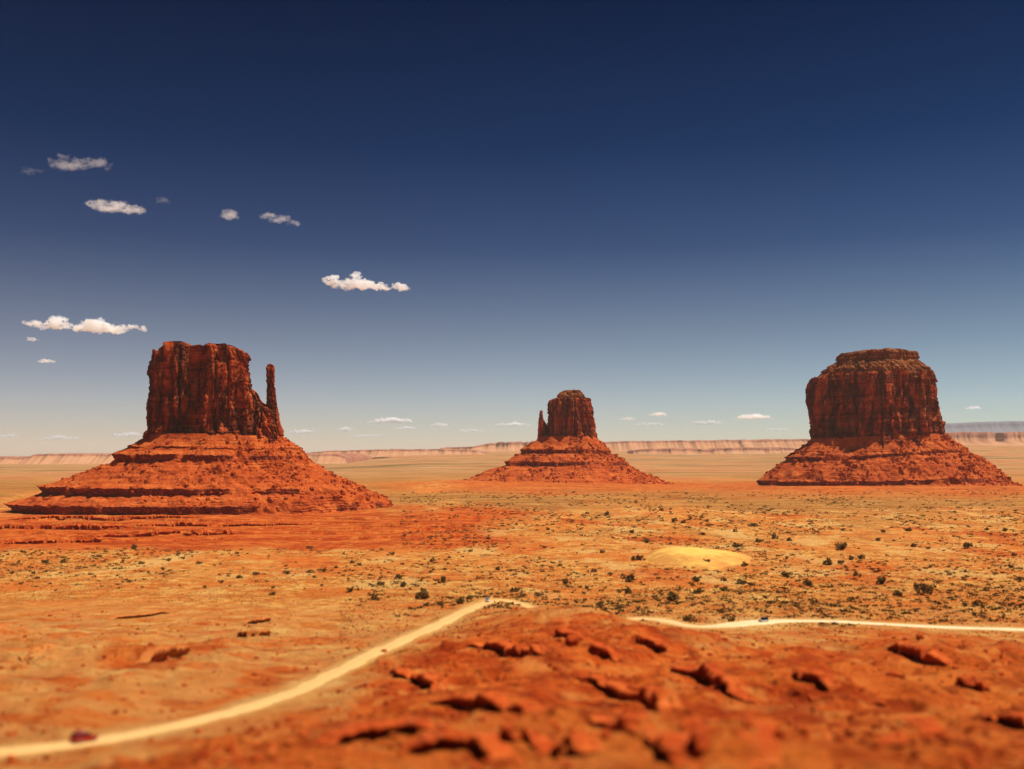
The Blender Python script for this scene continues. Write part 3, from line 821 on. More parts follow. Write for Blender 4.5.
# western butte with a slim thumb on its right
B1 = butte_empty(212, 1850, 'large mitten shaped red butte at left with a slim thumb spire on its right')
talus('talus_slope', B1, 212, 1850, [
    (151, 434, 279, 434), (147, 438.5, 287, 441), (133, 446, 296, 448), (132, 446.4, 297, 448.4), (132.5, 448.6, 298, 449.5), (116, 453.6, 303, 455), (114.5, 454, 305, 456), (120.5, 460.5, 306.5, 460),
    (92, 471, 321, 470), (60, 483, 345, 481), (46, 485.4, 358, 486), (44.5, 485.8, 361, 486.6), (52, 492.5, 363, 491.5),
    (36, 497, 378, 495), (18, 501.8, 384, 501), (15, 502.2, 386, 501.5), (26, 513, 391, 508), (12, 514.5, 404, 512), (-20, 523, 430, 521)], 0.5, 201, nb=16000, jag=9, rightfade=0.5)
cliff('cliff', B1, 212, 1850, [(443, 147, 262), (437.5, 147.5, 256), (436, 148.5, 254), (431, 148.8, 252), (430, 150, 250), (424, 150, 249), (400, 148.5, 248.5), (372, 148.8, 248), (363.5, 149, 247),
                               (361.5, 153, 247), (352, 154.5, 246.5), (346, 158, 245), (344, 164, 238)], 66, 301,
      plan=[(-1, 0.7), (-1, -0.25), (-0.72, -0.62), (-0.35, -0.78), (-0.08, -0.62), (0.02, -0.40), (0.12, -0.88), (0.42, -1.0), (0.80, -0.86), (1, -0.35), (1, 0.6), (0.6, 1), (-0.7, 1)],
      top=[(140, 0), (156, 1), (160, -1.5), (166, -0.5), (168, 2), (184, 1.5), (188, -2.5), (206, -3), (212, -1.5), (232, -2), (238, -4.5), (250, -6)],
      cracks=[(207, 2.0, 34, 0.0, 1.0), (198, 1.3, 16, 0.3, 1.0), (187, 1.0, 11, 0.15, 0.95), (166, 1.2, 7, 0.2, 0.75), (236, 0.9, 8, 0.25, 1.0), (224, 0.8, 5, 0.3, 0.9)],
      ribs=(7, 3.6, 1.8), lam=(46, 17, 6), slab=4.6, slabl=26, toe=7, nt_=1000, nz=190)
cliff('shoulder', B1, 212, 1850, [(445, 236, 286), (438, 238, 284), (425, 240, 280), (415, 241, 276), (406, 242, 271), (400, 243, 265), (396, 246, 259)], 46, 311,
      top=[(236, 2), (246, 0), (249, 4), (253, 5.5), (257, 3), (260, -1), (266, -4), (280, -8)], ribs=(7, 5, 3), lam=(22, 12, 6), nt_=520, nz=110, ycoff=-4,
      cracks=[(259, 0.9, 8, 0.1, 0.9), (265, 0.7, 6, 0.1, 0.9)], bedA=1.4, slab=2.2, slabl=14, toe=3)
cliff('spire', B1, 212, 1850, [(445, 263, 287), (438, 264, 285), (428, 265, 282.5), (415, 266, 280), (406, 266.5, 278), (395, 266.8, 276.6), (384, 267, 276), (374, 267, 276), (371, 266.3, 276.6), (368, 266.4, 276), (365, 268, 274.5)], 15, 321,
      ribs=(1.5, 1.5, 1.0), lam=(14, 8, 4), nt_=220, nz=110, power=2.6, bedA=0.7, topn=0.6, ycoff=-6, slab=0.7, slabl=9)

B2 = butte_empty(567, 3000, 'small distant mitten shaped butte in the middle, thumb spire on its left')
talus('talus_slope', B2, 567, 3000, [
    (540, 436, 594, 436), (536, 440.5, 599, 440.5), (524, 449, 607, 450), (523, 449.6, 608, 450.6), (524.5, 453, 609, 453.6), (507, 461, 624, 461), (505, 461.5, 626, 462), (507.5, 465.4, 628, 465),
    (494, 469, 636, 470), (480, 475.5, 649, 475.5), (468, 479.5, 657, 479), (458, 485, 668, 485), (440, 493, 690, 493)], 0.62, 231, nb=9000, jag=9)
cliff('cliff', B2, 567, 3000, [(443, 545.5, 597), (438, 546.5, 596), (428, 546.8, 595.5), (412, 547.2, 594), (405, 548, 593.5), (400.5, 549.5, 592.8), (399, 552, 591)], 62, 331,
      plan=[(-1, 0.6), (-1, -0.3), (-0.55, -0.75), (0.05, -1), (0.5, -0.9), (1, -0.45), (1, 0.7), (0.4, 1), (-0.6, 1)],
      top=[(545, 0), (553, 0), (558, 0.6), (566, 0.8), (588, 0.5), (592, 0)], ribs=(9, 6, 3), lam=(50, 22, 9), nt_=620, nz=130,
      cracks=[(574, 0.9, 12, 0.0, 0.9), (560, 0.8, 8, 0.1, 0.8), (584, 0.7, 9, 0.0, 0.7)], slab=4, slabl=34, toe=8)
cliff('cap', B2, 567, 3000, [(401, 556, 588), (398.5, 558, 587), (396.5, 556.5, 585.5), (394, 559, 584), (392, 560.5, 582.5), (390.5, 564, 579.5)], 36, 336, ribs=(4, 4, 2), lam=(25, 14, 7),
      nt_=260, nz=50, mat=M_CAP, bedA=1.9, topn=2.4, slab=1.6, slabl=14)
cliff('spire', B2, 567, 3000, [(445, 536.5, 550), (436, 537.5, 549), (427, 538, 548.5), (424, 538.3, 547), (420, 538.6, 544), (414, 539, 543.2), (411, 539.4, 543)], 14, 341,
      ribs=(1.5, 1.5, 1.0), lam=(16, 9, 5), nt_=160, nz=80, power=2.4, bedA=0.9, topn=0.8)

B3 = butte_empty(878, 2800, 'broad block shaped red butte with a layered cap standing alone at right')
talus('talus_slope', B3, 878, 2800, [
    (813, 438, 943, 434), (806, 446, 950, 441), (791, 456.5, 961, 449), (789, 457, 962, 449.8), (791, 460, 964, 452.4), (777, 468, 980, 460), (764, 479, 998, 474), (761, 480.5, 1002, 476.8),
    (763.5, 485, 1004, 480.5), (752, 488.5, 1012, 485), (730, 496, 1035, 494)], 0.55, 251, nb=18000, jag=11)
cliff('cliff', B3, 878, 2800, [(448, 809, 949), (441, 810, 947), (425, 811, 946), (405, 811.3, 944.5), (392, 811.6, 943), (383, 814, 941.5), (378, 815, 939.5), (376, 817, 938)], 125, 351,
      plan=[(-1, 0.5), (-1, 0.0), (-0.70, -0.32), (-0.45, -0.66), (-0.16, -1.0), (0.25, -0.95), (0.62, -0.72), (0.9, -0.35), (1, 0.1), (0.9, 0.8), (0.3, 1), (-0.7, 0.9)],
      top=[(808, 0), (816, 0), (822, -1.5), (827, 2.5), (930, 3), (936, -1), (941, -5)], ribs=(13, 7.5, 3.5), lam=(70, 28, 11), nt_=1300, nz=190,
      cracks=[(829, 1.3, 16, 0.0, 0.95), (866, 1.0, 16, 0.1, 0.95), (846, 1.0, 12, 0.2, 1.0), (905, 1.1, 16, 0.1, 1.0), (922, 1.0, 14, 0.1, 1.0), (890, 0.9, 12, 0.2, 0.95)], slab=7.5, slabl=42, toe=11)
cliff('cap', B3, 878, 2800, [(380, 822, 936), (374, 825, 934.5), (372, 827, 934), (371.6, 826, 933.5), (369, 827, 931), (367, 830, 929), (361, 839, 920), (360, 841, 918.5), (359.5, 839, 919.5), (354.5, 840, 919), (353, 841, 918), (352, 846, 912)], 108, 361,
      top=[(838, 0), (844, -1), (858, 0.2), (862, 1.2), (875, 1.5), (893, 1), (896, 0.3), (916, 0.6), (920, -1)], ribs=(6, 5, 3), lam=(40, 18, 9),
      plan=[(-1, 0.5), (-1, 0.0), (-0.70, -0.32), (-0.45, -0.66), (-0.16, -1.0), (0.25, -0.95), (0.62, -0.72), (0.9, -0.35), (1, 0.1), (0.9, 0.8), (0.3, 1), (-0.7, 0.9)],
      nt_=900, nz=130, mat=M_CAP, bedA=2.6, topn=2.6, slab=2.0, slabl=18)

# ------------------------------------------------------------------ mesas on the horizon
def mesa(label, Y0, tops, basepy, cl=0.4, depth=1800, seed=1, jagpx=0.5, wander=130, name='mesa'):
    s = Y0/F
    px = np.arange(tops[0][0], tops[-1][0], 0.8)
    tp = np.interp(px, [a for a, b in tops], [b for a, b in tops])
    n = pn2(px/9, px*0+seed, seed)+0.6*pn2(px/3, px*0+seed, seed+1)
    tp = tp-jagpx*np.round(1.6*n)*0.6-0.25*jagpx*pn2(px/1.7, px*0, seed+2)
    end = np.minimum(sstep(tops[0][0], tops[0][0]+6, px), sstep(tops[-1][0], tops[-1][0]-6, px))
    zt = CAMZ+(HY-tp)*s; zb = CAMZ+(HY-basepy)*s-25
    zt = zb+(zt-zb)*(0.1+0.9*end)
    x = (px-CX)*s
    wan = wander*fbm2(px/22, px*0+seed, 4, seed+3)
    hgt = zt-zb
    rib = 12*fbm2(px/16+0.6*pn2(px/15, px*0, seed+8), px*0+3, 3, seed+5, 0.5)
    lowk = 1-0.55*sstep(-0.1, 0.5, pn2(px/13, px*0+2, seed+12)+0.4*pn2(px/5, px*0+2, seed+13))*(cl < 0.45)
    if name == 'mountain':
        rib = rib*0; wan = wan*0.15; lowk = 0*px+1.0
    t1 = 1+0.35*pn2(px/11, px*0+5, seed+9)*(name != 'mountain')
    hgt = hgt*(1-0.12*(1-lowk))
    sec = [(-hgt*2.6-80, 0.0, 0.2), (-hgt*1.5*t1, (1-cl)*0.42*t1, 0.7), (-hgt*0.55, (1-cl)*(0.75+0.25*t1), 1), (-hgt*0.42, (1-cl)+cl*0.5, 1), (-hgt*0.36, 0.97, 1), (0*hgt, 1.0, 1),
           (depth*0.5+0*hgt, 1.01, 0.5), (depth+0*hgt, 1.0, 0), (depth+hgt*2, 0.0, 0)]
    rows = []
    for off, f, k in sec:
        rows.append(np.stack([x, Y0+off+wan+rib*k, zb+hgt*f], -1))
    V = np.stack(rows, 1)
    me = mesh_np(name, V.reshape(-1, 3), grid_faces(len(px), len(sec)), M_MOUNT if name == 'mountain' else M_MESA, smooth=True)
    lay = np.repeat(np.array([q[1] if np.ndim(q[1]) == 0 else 0.35 for q in sec])[None], len(px), 0)+0.10*fbm2(px/12, px*0, 3, seed+6)[:, None]
    a = me.attributes.new('layer', 'FLOAT', 'POINT'); a.data.foreach_set('value', lay.ravel().astype(np.float32))
    o = link(name, me)
    return tag(o, label, 'mesa')
mesa('long pale flat topped mesa low on the horizon at far left behind the mitten butte', 10000,
     [(-300, 456), (-100, 457), (0, 457.5), (28, 457), (36, 454), (60, 453.6), (115, 453.4), (240, 453.5), (335, 454), (350, 457)], 465, 0.22, seed=401, jagpx=0.4)
mesa('low pink mesa on the horizon between the two mitten buttes', 13000, [(300, 453), (335, 450.5), (380, 449.5), (430, 449), (470, 450), (490, 452)], 455, 0.3, seed=411, jagpx=0.4)
mesa('broken red mesa rim just left of the small distant butte', 15500, [(436, 448), (474, 446.5), (482, 444.5), (492, 443), (505, 442), (530, 441.5), (560, 441), (590, 443)], 450, 0.45, seed=421, jagpx=0.9)
mesa('long red rimmed mesa on the horizon between the middle and right buttes', 16000, [(580, 443), (612, 441.5), (640, 440.8), (700, 440.4), (760, 439.6), (800, 439), (850, 438.5), (900, 438.5)], 452, 0.22, seed=431, jagpx=0.6)
mesa('low dark outlier mesa in front of the long red rimmed mesa', 13000, [(628, 450.5), (652, 448.6), (690, 448.2), (708, 449.8), (722, 447.8), (745, 447.4), (800, 447.8)], 455, 0.42, depth=500, seed=441, jagpx=0.6, wander=90)
mesa('dark red mesa on the horizon right of the broad butte', 14000, [(925, 434), (950, 432.6), (975, 432), (1000, 432.6), (1024, 431.6), (1100, 431.6), (1250, 434)], 445, 0.6, seed=451, jagpx=0.8)
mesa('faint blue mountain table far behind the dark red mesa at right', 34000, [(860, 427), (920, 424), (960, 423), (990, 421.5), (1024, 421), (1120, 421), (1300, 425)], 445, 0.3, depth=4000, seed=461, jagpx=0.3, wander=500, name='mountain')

# ------------------------------------------------------------------ rock ledges of the foreground
def ledge(k, label, seed, mat=None):
    p, n, u, h, Lb, back, step = LEDGE_PATHS[k]
    s = u*step*len(p)
    ls = 1.0 if step < 0.6 else 6.0
    env = np.clip(np.minimum(u, 1-u)/0.26, 0.0, 1)**0.7
    jag = (0.8*pn2(s/2.4/ls, s*0, seed+3)+1.3*pn2(s/6/ls, s*0, seed+4)+0.35*pn2(s/0.9, s*0, seed+6))*ls**0.5
    q0 = p+n*jag[:, None]
    gf = height(*(q0+n*(1.7*ls**0.5)).T); bk = q0-n*(back+1.2)[:, None] if np.ndim(back) else q0-n*(back+1.2)
    gt = np.maximum(height(*bk.T), gf+0.1)
    br = 0.11*h*np.round(2.4*pn2(s/4/ls, s*0+seed, seed+2))*env
    sec = [(-back-3.2, None, -0.35), (-back-1.6, None, 0.06), (-back-0.4, 1.0, 0.06), (0.1, 1.0, 0.10), (0.75, 0.98, 0.05), (1.0, 0.88, 0), (0.9, 0.72, 0), (-0.3, 0.62, 0), (-0.9, 0.28, 0), (-0.9, -0.1, 0), (-0.5, -0.6, -0.4)]
    rows = []
    for m_, (o, f, dz) in enumerate(sec):
        q = q0+n*((o*(0.35+0.65*env)) if o > -back-1 else o+0*env)[:, None]
        if f is None: z = height(*q.T)+dz
        else: z = gf+(gt-gf)*f+dz+br*(f > 0.5)+0.06*pn2(s/0.8, s*0+m_, seed+5)
        rows.append(np.column_stack([q, z]))
    V = np.stack(rows, 1)
    ctr = V.reshape(-1, 3).mean(0); ctr[2] = V[..., 2].min()
    me = mesh_np('rock_ledge', (V-ctr).reshape(-1, 3), grid_faces(len(s), len(sec)), mat or M_LEDGE, smooth=False)
    o = link('rock_ledge', me, loc=ctr)
    return tag(o, label, 'rock ledge', 'rock ledges on the foreground slope' if k >= len(TERR) else 'ledges of red strata below the left butte')
for k, (pts, h, Lb, lab) in enumerate(TERR+LEDGES):
    kk_ = k-len(TERR)
    ledge(k, lab, 500+11*k, M_LEDGE_SAND if kk_ in (0, 1, 2, 3, 4, 18) else M_LEDGE)

# ------------------------------------------------------------------ boulders
def boulder_mesh(seed):
    bm = bmesh.new(); bmesh.ops.create_icosphere(bm, subdivisions=3, radius=1)
    v = np.array([x.co[:] for x in bm.verts])
    n = fbm3(v[:, 0]*1.1+seed, v[:, 1]*1.1, v[:, 2]*1.1, 4, seed)
    st = np.round(v[:, 2]*3)/3
    rr_ = random.Random(seed); CUTS = [Vector((rr_.gauss(0, 1), rr_.gauss(0, 1), rr_.gauss(0, 0.8))).normalized() for _ in range(9)]
    for x, d, q in zip(bm.verts, n, st):
        x.co *= 1+0.45*d
        x.co.x = math.copysign(abs(x.co.x)**0.75, x.co.x); x.co.y = math.copysign(abs(x.co.y)**0.75, x.co.y)
        for cut in CUTS:
            dd = x.co.dot(cut)-0.72
            if dd > 0: x.co -= cut*dd
        x.co.z = (x.co.z*0.6+q*0.4)*0.62+0.25
    me = bpy.data.meshes.new('boulder'); bm.to_mesh(me); bm.free(); me.materials.append(M_LEDGE)
    return me
BM = [boulder_mesh(600+i) for i in range(5)]
BOULD = [
 (574, 642, 3.4, 'pair of dark blocks'), (652, 646, 3.2, ''), (893, 676, 2.9, ''), (920, 637, 2.0, ''), (831, 657, 1.5, ''), (772, 664, 2.2, ''), (811, 676, 1.6, ''), (802, 691, 2.1, ''),
 (881, 704, 1.8, ''), (693, 728, 1.9, ''), (557, 669, 2.0, ''), (596, 652, 1.8, ''), (560, 655, 1.4, ''), (635, 690, 1.2, ''), (384, 652, 1.7, ''), (905, 640, 1.7, ''), (725, 640, 2.0, ''),
 (860, 690, 1.2, ''), (955, 668, 1.5, ''), (1000, 675, 1.6, ''), (985, 720, 1.3, ''), (770, 690, 1.2, ''), (710, 655, 1.4, ''), (735, 668, 1.3, ''), (620, 660, 1.3, ''), (540, 700, 1.1, ''),
 (460, 735, 1.0, ''), (605, 735, 1.1, ''), (790, 720, 1.1, ''), (840, 740, 1.2, ''), (500, 690, 1.0, ''), (320, 645, 1.3, ''), (215, 648, 1.2, ''), (60, 690, 1.1, ''), (455, 764, 1.0, ''), (710, 715, 1.5, ''), (745, 725, 1.4, '')]
BL = {0: 'dark block on the crown of the red rise, largest boulder there', 1: 'dark boulder on the red rise just below the start of the white road',
      2: 'dark round boulder on the pale patch below the jagged ledge at right', 3: 'dark boulder beside the white road above the jagged ledge at right',
      5: 'squat red boulder on the slope below the dark car', 10: 'red boulder below the crown of the red rise', 14: 'red boulder beside the bend of the left track',
      16: 'flat red boulder right under the pale road verge left of the dark car', 7: 'broad red boulder in the middle of the right foreground slope'}
for i, (px, py, r, _) in enumerate(BOULD):
    c = hit(px, py)
    o = link('boulder', BM[i % 5], loc=(c.x, c.y, c.z-0.1*r))
    r *= 1.05
    o.scale = (r*random.uniform(0.8, 1.3)*0.8, r*random.uniform(0.7, 1.0)*0.8, r*random.uniform(0.7, 1.0)*0.8); o.rotation_euler = (0, 0, random.uniform(0, 6.28))
    lab = BL.get(i) or ('small red boulder lying on the red foreground slope, left of the hooked ledge' if px < 600 and py > 640 and px > 400 else
                        'small red boulder on the orange sand slope at left' if px <= 400 else 'small red boulder lying on the red foreground slope right of the hooked ledge')
    tag(o, lab, 'boulder', 'boulders on the foreground slope')

# ------------------------------------------------------------------ shrubs
def leaf_material():
    m, nt, out = new_mat('juniper_leaves')
    b = principled(nt, out, 0.8, 0.1)
    tc = N(nt, 'ShaderNodeTexCoord').outputs['Object']
    r = N(nt, 'ShaderNodeObjectInfo').outputs['Random']
    n = noise(nt, tc, 2.5, 5, 0.6)
    c = mixc(nt, r, (0.15, 0.075, 0.016), (0.11, 0.078, 0.020))
    c = mixc(nt, ramp(nt, n, [(0.4, 0.0), (0.62, 0.8)]), c, (0.24, 0.14, 0.04))
    nt.links.new(c, b.inputs['Base Color'])
    return m
M_LEAF = leaf_material()
M_SAGE = simple_mat('dry_sage', (0.42, 0.22, 0.055), 0.9, var=0.35, scale=0.2, spec=0.05)
M_BARK = simple_mat('grey_bark', (0.16, 0.09, 0.05), 0.9, var=0.3, scale=4, spec=0.05)
def shrub_meshes(seed, n=420, leaf=0.15):
    """crown of leaf clumps round a few limbs, unit height about 1"""
    rs = np.random.default_rng(seed)
    lob = rs.normal(0, 1, (9, 3)); lob /= np.linalg.norm(lob, axis=1)[:, None]
    lob = lob*rs.uniform(0.2, 0.72, (9, 1))*[1, 1, 0.5]+[0, 0, 0.33]; lr = rs.uniform(0.14, 0.32, 9)
    k = rs.integers(0, 9, n)
    d = rs.normal(0, 1, (n, 3)); d /= np.linalg.norm(d, axis=1)[:, None]
    p = lob[k]+d*(lr[k]*rs.uniform(0.55, 1.05, n))[:, None]
    p[:, 2] = np.abs(p[:, 2])+0.02
    a = rs.normal(0, 1, (n, 3)); a /= np.linalg.norm(a, axis=1)[:, None]
    b = np.cross(a, rs.normal(0, 1, (n, 3))); b /= np.linalg.norm(b, axis=1)[:, None]
    L = leaf*rs.uniform(0.5, 1.1, (n, 1))
    V = np.stack([p-a*L, p-b*L*0.5, p+a*L, p+b*L*0.5], 1).reshape(-1, 3)
    Fc = np.arange(4*n).reshape(-1, 4)
    crown = mesh_np('crown', V, Fc, M_LEAF, smooth=False)
    tv, tf = [], []
    for q in range(4):
        e = lob[q]; ns = 6
        for t, r in ((0, 0.055), (0.5, 0.035), (1, 0.012)):
            for j in range(ns):
                an = j*2*math.pi/ns
                tv.append((e[0]*t*0.9+r*math.cos(an), e[1]*t*0.9+r*math.sin(an), -0.05+t*e[2]))
        o = q*18
        for lv in range(2):
            for j in range(ns):
                tf.append((o+lv*6+j, o+lv*6+(j+1) % 6, o+lv*6+6+(j+1) % 6, o+lv*6+6+j))
    trunk = mesh_np('trunk', np.array(tv), np.array(tf), M_BARK)
    return crown, trunk
SV = [shrub_meshes(700+i) for i in range(5)]
def one_mesh(i):
    c, t = SV[i]
    bm = bmesh.new(); bm.from_mesh(c); n = len(bm.faces); bm.from_mesh(t)
    for k, f in enumerate(bm.faces): f.material_index = 0 if k < n else 1
    me = bpy.data.meshes.new('shrub'); bm.to_mesh(me); bm.free()
    me.materials.append(M_LEAF); me.materials.append(M_BARK)
    return me
S1 = [one_mesh(i) for i in range(5)]
SHR = [  # px, py of the foot, width in px
 (399,578,8),(443,583,11),(423,599,18),(381,586,7),(403,587,8),(374,600,8),(350,592,8),(426,606,7),(441,606,9),(460,604,10),(514,592,9),(523,597,6),(538,596,9),(567,585,10),(587,589,6),
 (594,572,7),(628,582,14),(628,593,8),(659,579,5),(672,601,14),(635,560,10),(491,595,5),(498,570,6),(515,575,5),(432,562,7),(449,558,5),(392,555,7),(352,563,6),(360,566,5),(647,543,7),
 (737,547,11),(841,550,14),(828,565,11),(841,564,7),(851,560,7),(861,559,8),(787,577,13),(745,566,7),(705,566,10),(696,582,9),(724,581,8),(724,591,11),(742,584,11),(751,586,8),(808,586,11),
 (779,593,8),(881,584,13),(898,596,10),(922,595,18),(965,606,7),(977,606,12),(856,576,9),(697,593,9),(1021,581,9),(688,621,12),(732,621,8),(720,613,8),
 (142,564,7),(168,561,6),(163,570,5),(199,564,7),(183,559,5),(63,562,6),(46,564,8),(12,574,5),(34,574,5),(46,572,5),(239,578,8),(257,575,8),(287,574,8),(310,573,8),(323,572,7),(336,568,6),
 (310,549,7),(134,549,7),(205,588,5),(221,583,6),(272,595,8),(315,578,5),(322,586,5),(632,533,6),(647,542,8),(607,515,6),(661,511,5),(674,522,7),(587,514,5),(582,525,4),(548,530,5),(516,525,4),
 (488,539,5),(602,553,6),(640,560,9),(908,531,8),(883,533,5),(878,541,6),(759,542,9),(774,539,8),(789,541,7),(755,527,8),(703,535,6),(735,532,6),(928,549,6),(913,547,6),(969,548,9),(1005,531,6),
 (1014,556,6),(1011,568,6),(987,530,5),(683,523,6),(445,570,5),(470,582,4),(545,548,5),(560,566,5),(610,575,5),(770,604,5),(860,603,4),(930,568,5),(950,575,5),(985,590,6)]
SL = {2: 'largest dark bush left of the white car, with two stems of foliage', 48: 'largest dark juniper at right, above the white road', 19: 'tall dark bush just above the start of the white road',
      36: 'dark round bush right of the pale dune', 21: 'small bush directly behind the white car on the track', 9: 'bush just left of the white car at the track bend', 12: 'tall dark bush right of the white car',
      16: 'wide bush left of the pale dune, upper of two', 17: 'smaller bush left of the pale dune, lower of two', 30: 'dark bush at the upper edge of the pale dune', 31: 'broad dark bush right of the pale dune, farther up the plain',
      1: 'dark bush above the largest bush left of the white car', 0: 'upright bush left of the white car, farther up the plain', 50: 'bush near the right edge just above the white road', 53: 'bush cut by the right picture border',
      54: 'low bush at the edge of the white road left of the dark car', 46: 'bush on the sand above the white road, left of the largest juniper', 47: 'bush touching the left side of the largest juniper at right',
      62: 'shrub alone near the left edge of the plain below the terraces', 5: 'round bush left of the largest bush, beside the track', 77: 'shrub on the sand above the two short dark ledges',
      13: 'round bush midway between the white car and the pale dune', 37: 'small bush at the lower right tip of the pale dune', 38: 'low bush at the foot of the pale dune', 73: 'shrub on the red terrace edge under the left butte',
      74: 'shrub below the red terraces at far left', 51: 'bush beside the red patch on the plain at right', 20: 'bush at the left tip of the pale dune'}
def zone_label(px, py):
    if py < 535: return 'tiny dark shrub far out on the plain below the distant buttes'
    if px < 345: return 'small dark shrub on the sandy plain at left beyond the slope'
    if px < 480: return 'small dark bush on the sand left of the white car'
    if px < 690: return 'small dark bush on the sand between the white car and the pale dune'
    if px < 800: return 'small dark bush on the sand round the pale dune'
    return 'small dark bush on the orange plain at right above the white road'
for i, (px, py, w) in enumerate(SHR):
    c = hit(px, py)
    wid = w*c.y/F*1.02
    k = (i*7+3) % 5
    rz = random.uniform(0, 6.28); sc = (wid*random.uniform(0.58, 0.74), wid*random.uniform(0.55, 0.7), wid*random.uniform(0.5, 0.85))
    if i in SL and w >= 9:
        o = empty('juniper_bush', (c.x, c.y, c.z-0.05), rz)
        cr = link('crown', SV[k][0], o); tr = link('trunk', SV[k][1], o)
        o.scale = sc
    else:
        o = link('shrub', S1[k], loc=(c.x, c.y, c.z-0.05)); o.rotation_euler = (0, 0, rz); o.scale = sc
    tag(o, SL.get(i) or zone_label(px, py), 'shrub', 'dark shrubs scattered over the plain')
# further small shrubs strewn over the plain
cnt = 0
while cnt < 160:
    px = random.uniform(5, 1019); py = 500+95*random.random()**0.8
    if px < 400 and py < 553: continue
    if px < 340 and py > 592: continue
    if 645 < px < 755 and 533 < py < 572: continue
    dens = float(fbm2(np.array([px/60.]), np.array([py/16.]), 3, 888)[0])
    if dens+random.uniform(-0.5, 0.5) < 0.1: continue
    c = hit(px, py)
    d = float(road_dist(np.array([c.x]), np.array([c.y]))[0][0])
    if d < 9: continue
    wid = random.uniform(1.6, 3.6)
    o = link('shrub', S1[cnt % 5], loc=(c.x, c.y, c.z-0.05)); o.rotation_euler = (0, 0, random.uniform(0, 6.28)); o.scale = (wid*0.7, wid*0.7, wid*0.6)
    tag(o, zone_label(px, py), 'shrub', 'dark shrubs scattered over the plain'); cnt += 1

# dry scrub and grass tufts: nobody could count them
def scrub():
    rs = np.random.default_rng(31)
    n = 60000
    Y = np.exp(rs.uniform(math.log(330), math.log(2400), n)); X = (rs.uniform(-60, 1084, n)-CX)/F*Y
    red = redmask(X, Y)[0]
    d = fbm2(X/70, Y/120, 4, 301)+0.4*fbm2(X/14, Y/14, 2, 302)
    rd = road_dist(X, Y)[0]
    dun = hit(698, 560)
    e = np.hypot((X-dun.x)/55, (Y-dun.y-20)/92)
    px = CX+F*X/Y
    keep = (d+rs.uniform(-0.6, 0.6, n) > 0.05) & (red < 0.3) & (rd > 8) & (e > 1.05) & ~((px < 380) & (Y > 1060) & (rs.random(n) < 0.9)) & ~((px < 340) & (Y < 600) & (rs.random(n) < 0.93))
    X, Y = X[keep], Y[keep]; n = len(X)
    Z = height(X, Y)
    size = rs.uniform(0.3, 1.0, n)*(1+0.35*(Y > 1200))
    m = 7
    base = np.stack([X, Y, Z], 1)
    V = np.zeros((n, m, 4, 3))
    for j in range(m):
        a = rs.uniform(0, 6.28, n); lean = rs.uniform(0.1, 0.8, n)
        dx, dy = np.cos(a), np.sin(a)
        w = 0.32*size; h = size*rs.uniform(0.3, 0.6, n)
        o = np.stack([dx*lean*size*0.5, dy*lean*size*0.5, h], 1)
        sd = np.stack([-dy*w, dx*w, 0*w], 1)
        st = np.stack([dx*size*0.15, dy*size*0.15, 0*w-0.05], 1)
        V[:, j, 0] = base+st-sd*0.6; V[:, j, 1] = base+st+sd*0.6; V[:, j, 2] = base+o+sd; V[:, j, 3] = base+o-sd
    me = mesh_np('scrub', V.reshape(-1, 3), np.arange(n*m*4).reshape(-1, 4), M_SAGE, smooth=False)
    tag(link('scrub', me), 'dry sage and grass tufts covering the sandy plain', 'scrub', kind='stuff')
scrub()

def low_brush():
    rs = np.random.default_rng(77)
    n = 44000
    Y = np.exp(rs.uniform(math.log(500), math.log(2500), n)); X = (rs.uniform(-60, 1084, n)-CX)/F*Y
    d = fbm2(X/150, Y/260, 3, 311)+0.5*fbm2(X/24, Y/30, 3, 312)
    dun = hit(698, 560); e = np.hypot((X-dun.x)/55, (Y-dun.y-20)/92)
    px = CX+F*X/Y
    keep = (d+rs.uniform(-0.6, 0.6, n) > 0.10) & (redmask(X, Y)[0] < 0.2) & (road_dist(X, Y)[0] > 9) & (e > 1) & ~((px < 400) & (Y > 1060)) & ~((px < 360) & (Y < 900) & (rs.random(n) < sstep(900, 660, Y)*sstep(380, 330, px)))
    X, Y = X[keep], Y[keep]; n = len(X); Z = height(X, Y)
    size = (0.8+3.2*rs.random(n)**3)*(1+0.6*sstep(800, 1700, Y))
    m = 15
    c = rs.normal(0, 0.30, (n, m, 3))*[1, 1, 0.45]; c[..., 2] = np.abs(c[..., 2])+0.05
    a = rs.normal(0, 1, (n, m, 3)); a /= np.linalg.norm(a, axis=2)[..., None]
    b = np.cross(a, rs.normal(0, 1, (n, m, 3))); b /= np.linalg.norm(b, axis=2)[..., None]
    q = np.stack([c-a*0.2, c-b*0.11, c+a*0.22, c+b*0.14], 2)*size[:, None, None, None]+np.stack([X, Y, Z], 1)[:, None, None, :]
    me = mesh_np('low_brush', q.reshape(-1, 3), np.arange(n*m*4).reshape(-1, 4), M_BRUSH, smooth=False)
    tag(link('low_brush', me), 'low olive brown brush speckling the plain', 'brush', kind='stuff')
M_BRUSH = simple_mat('olive_brush', (0.10, 0.055, 0.014), 0.9, var=0.6, scale=0.05, spec=0.05)
low_brush()

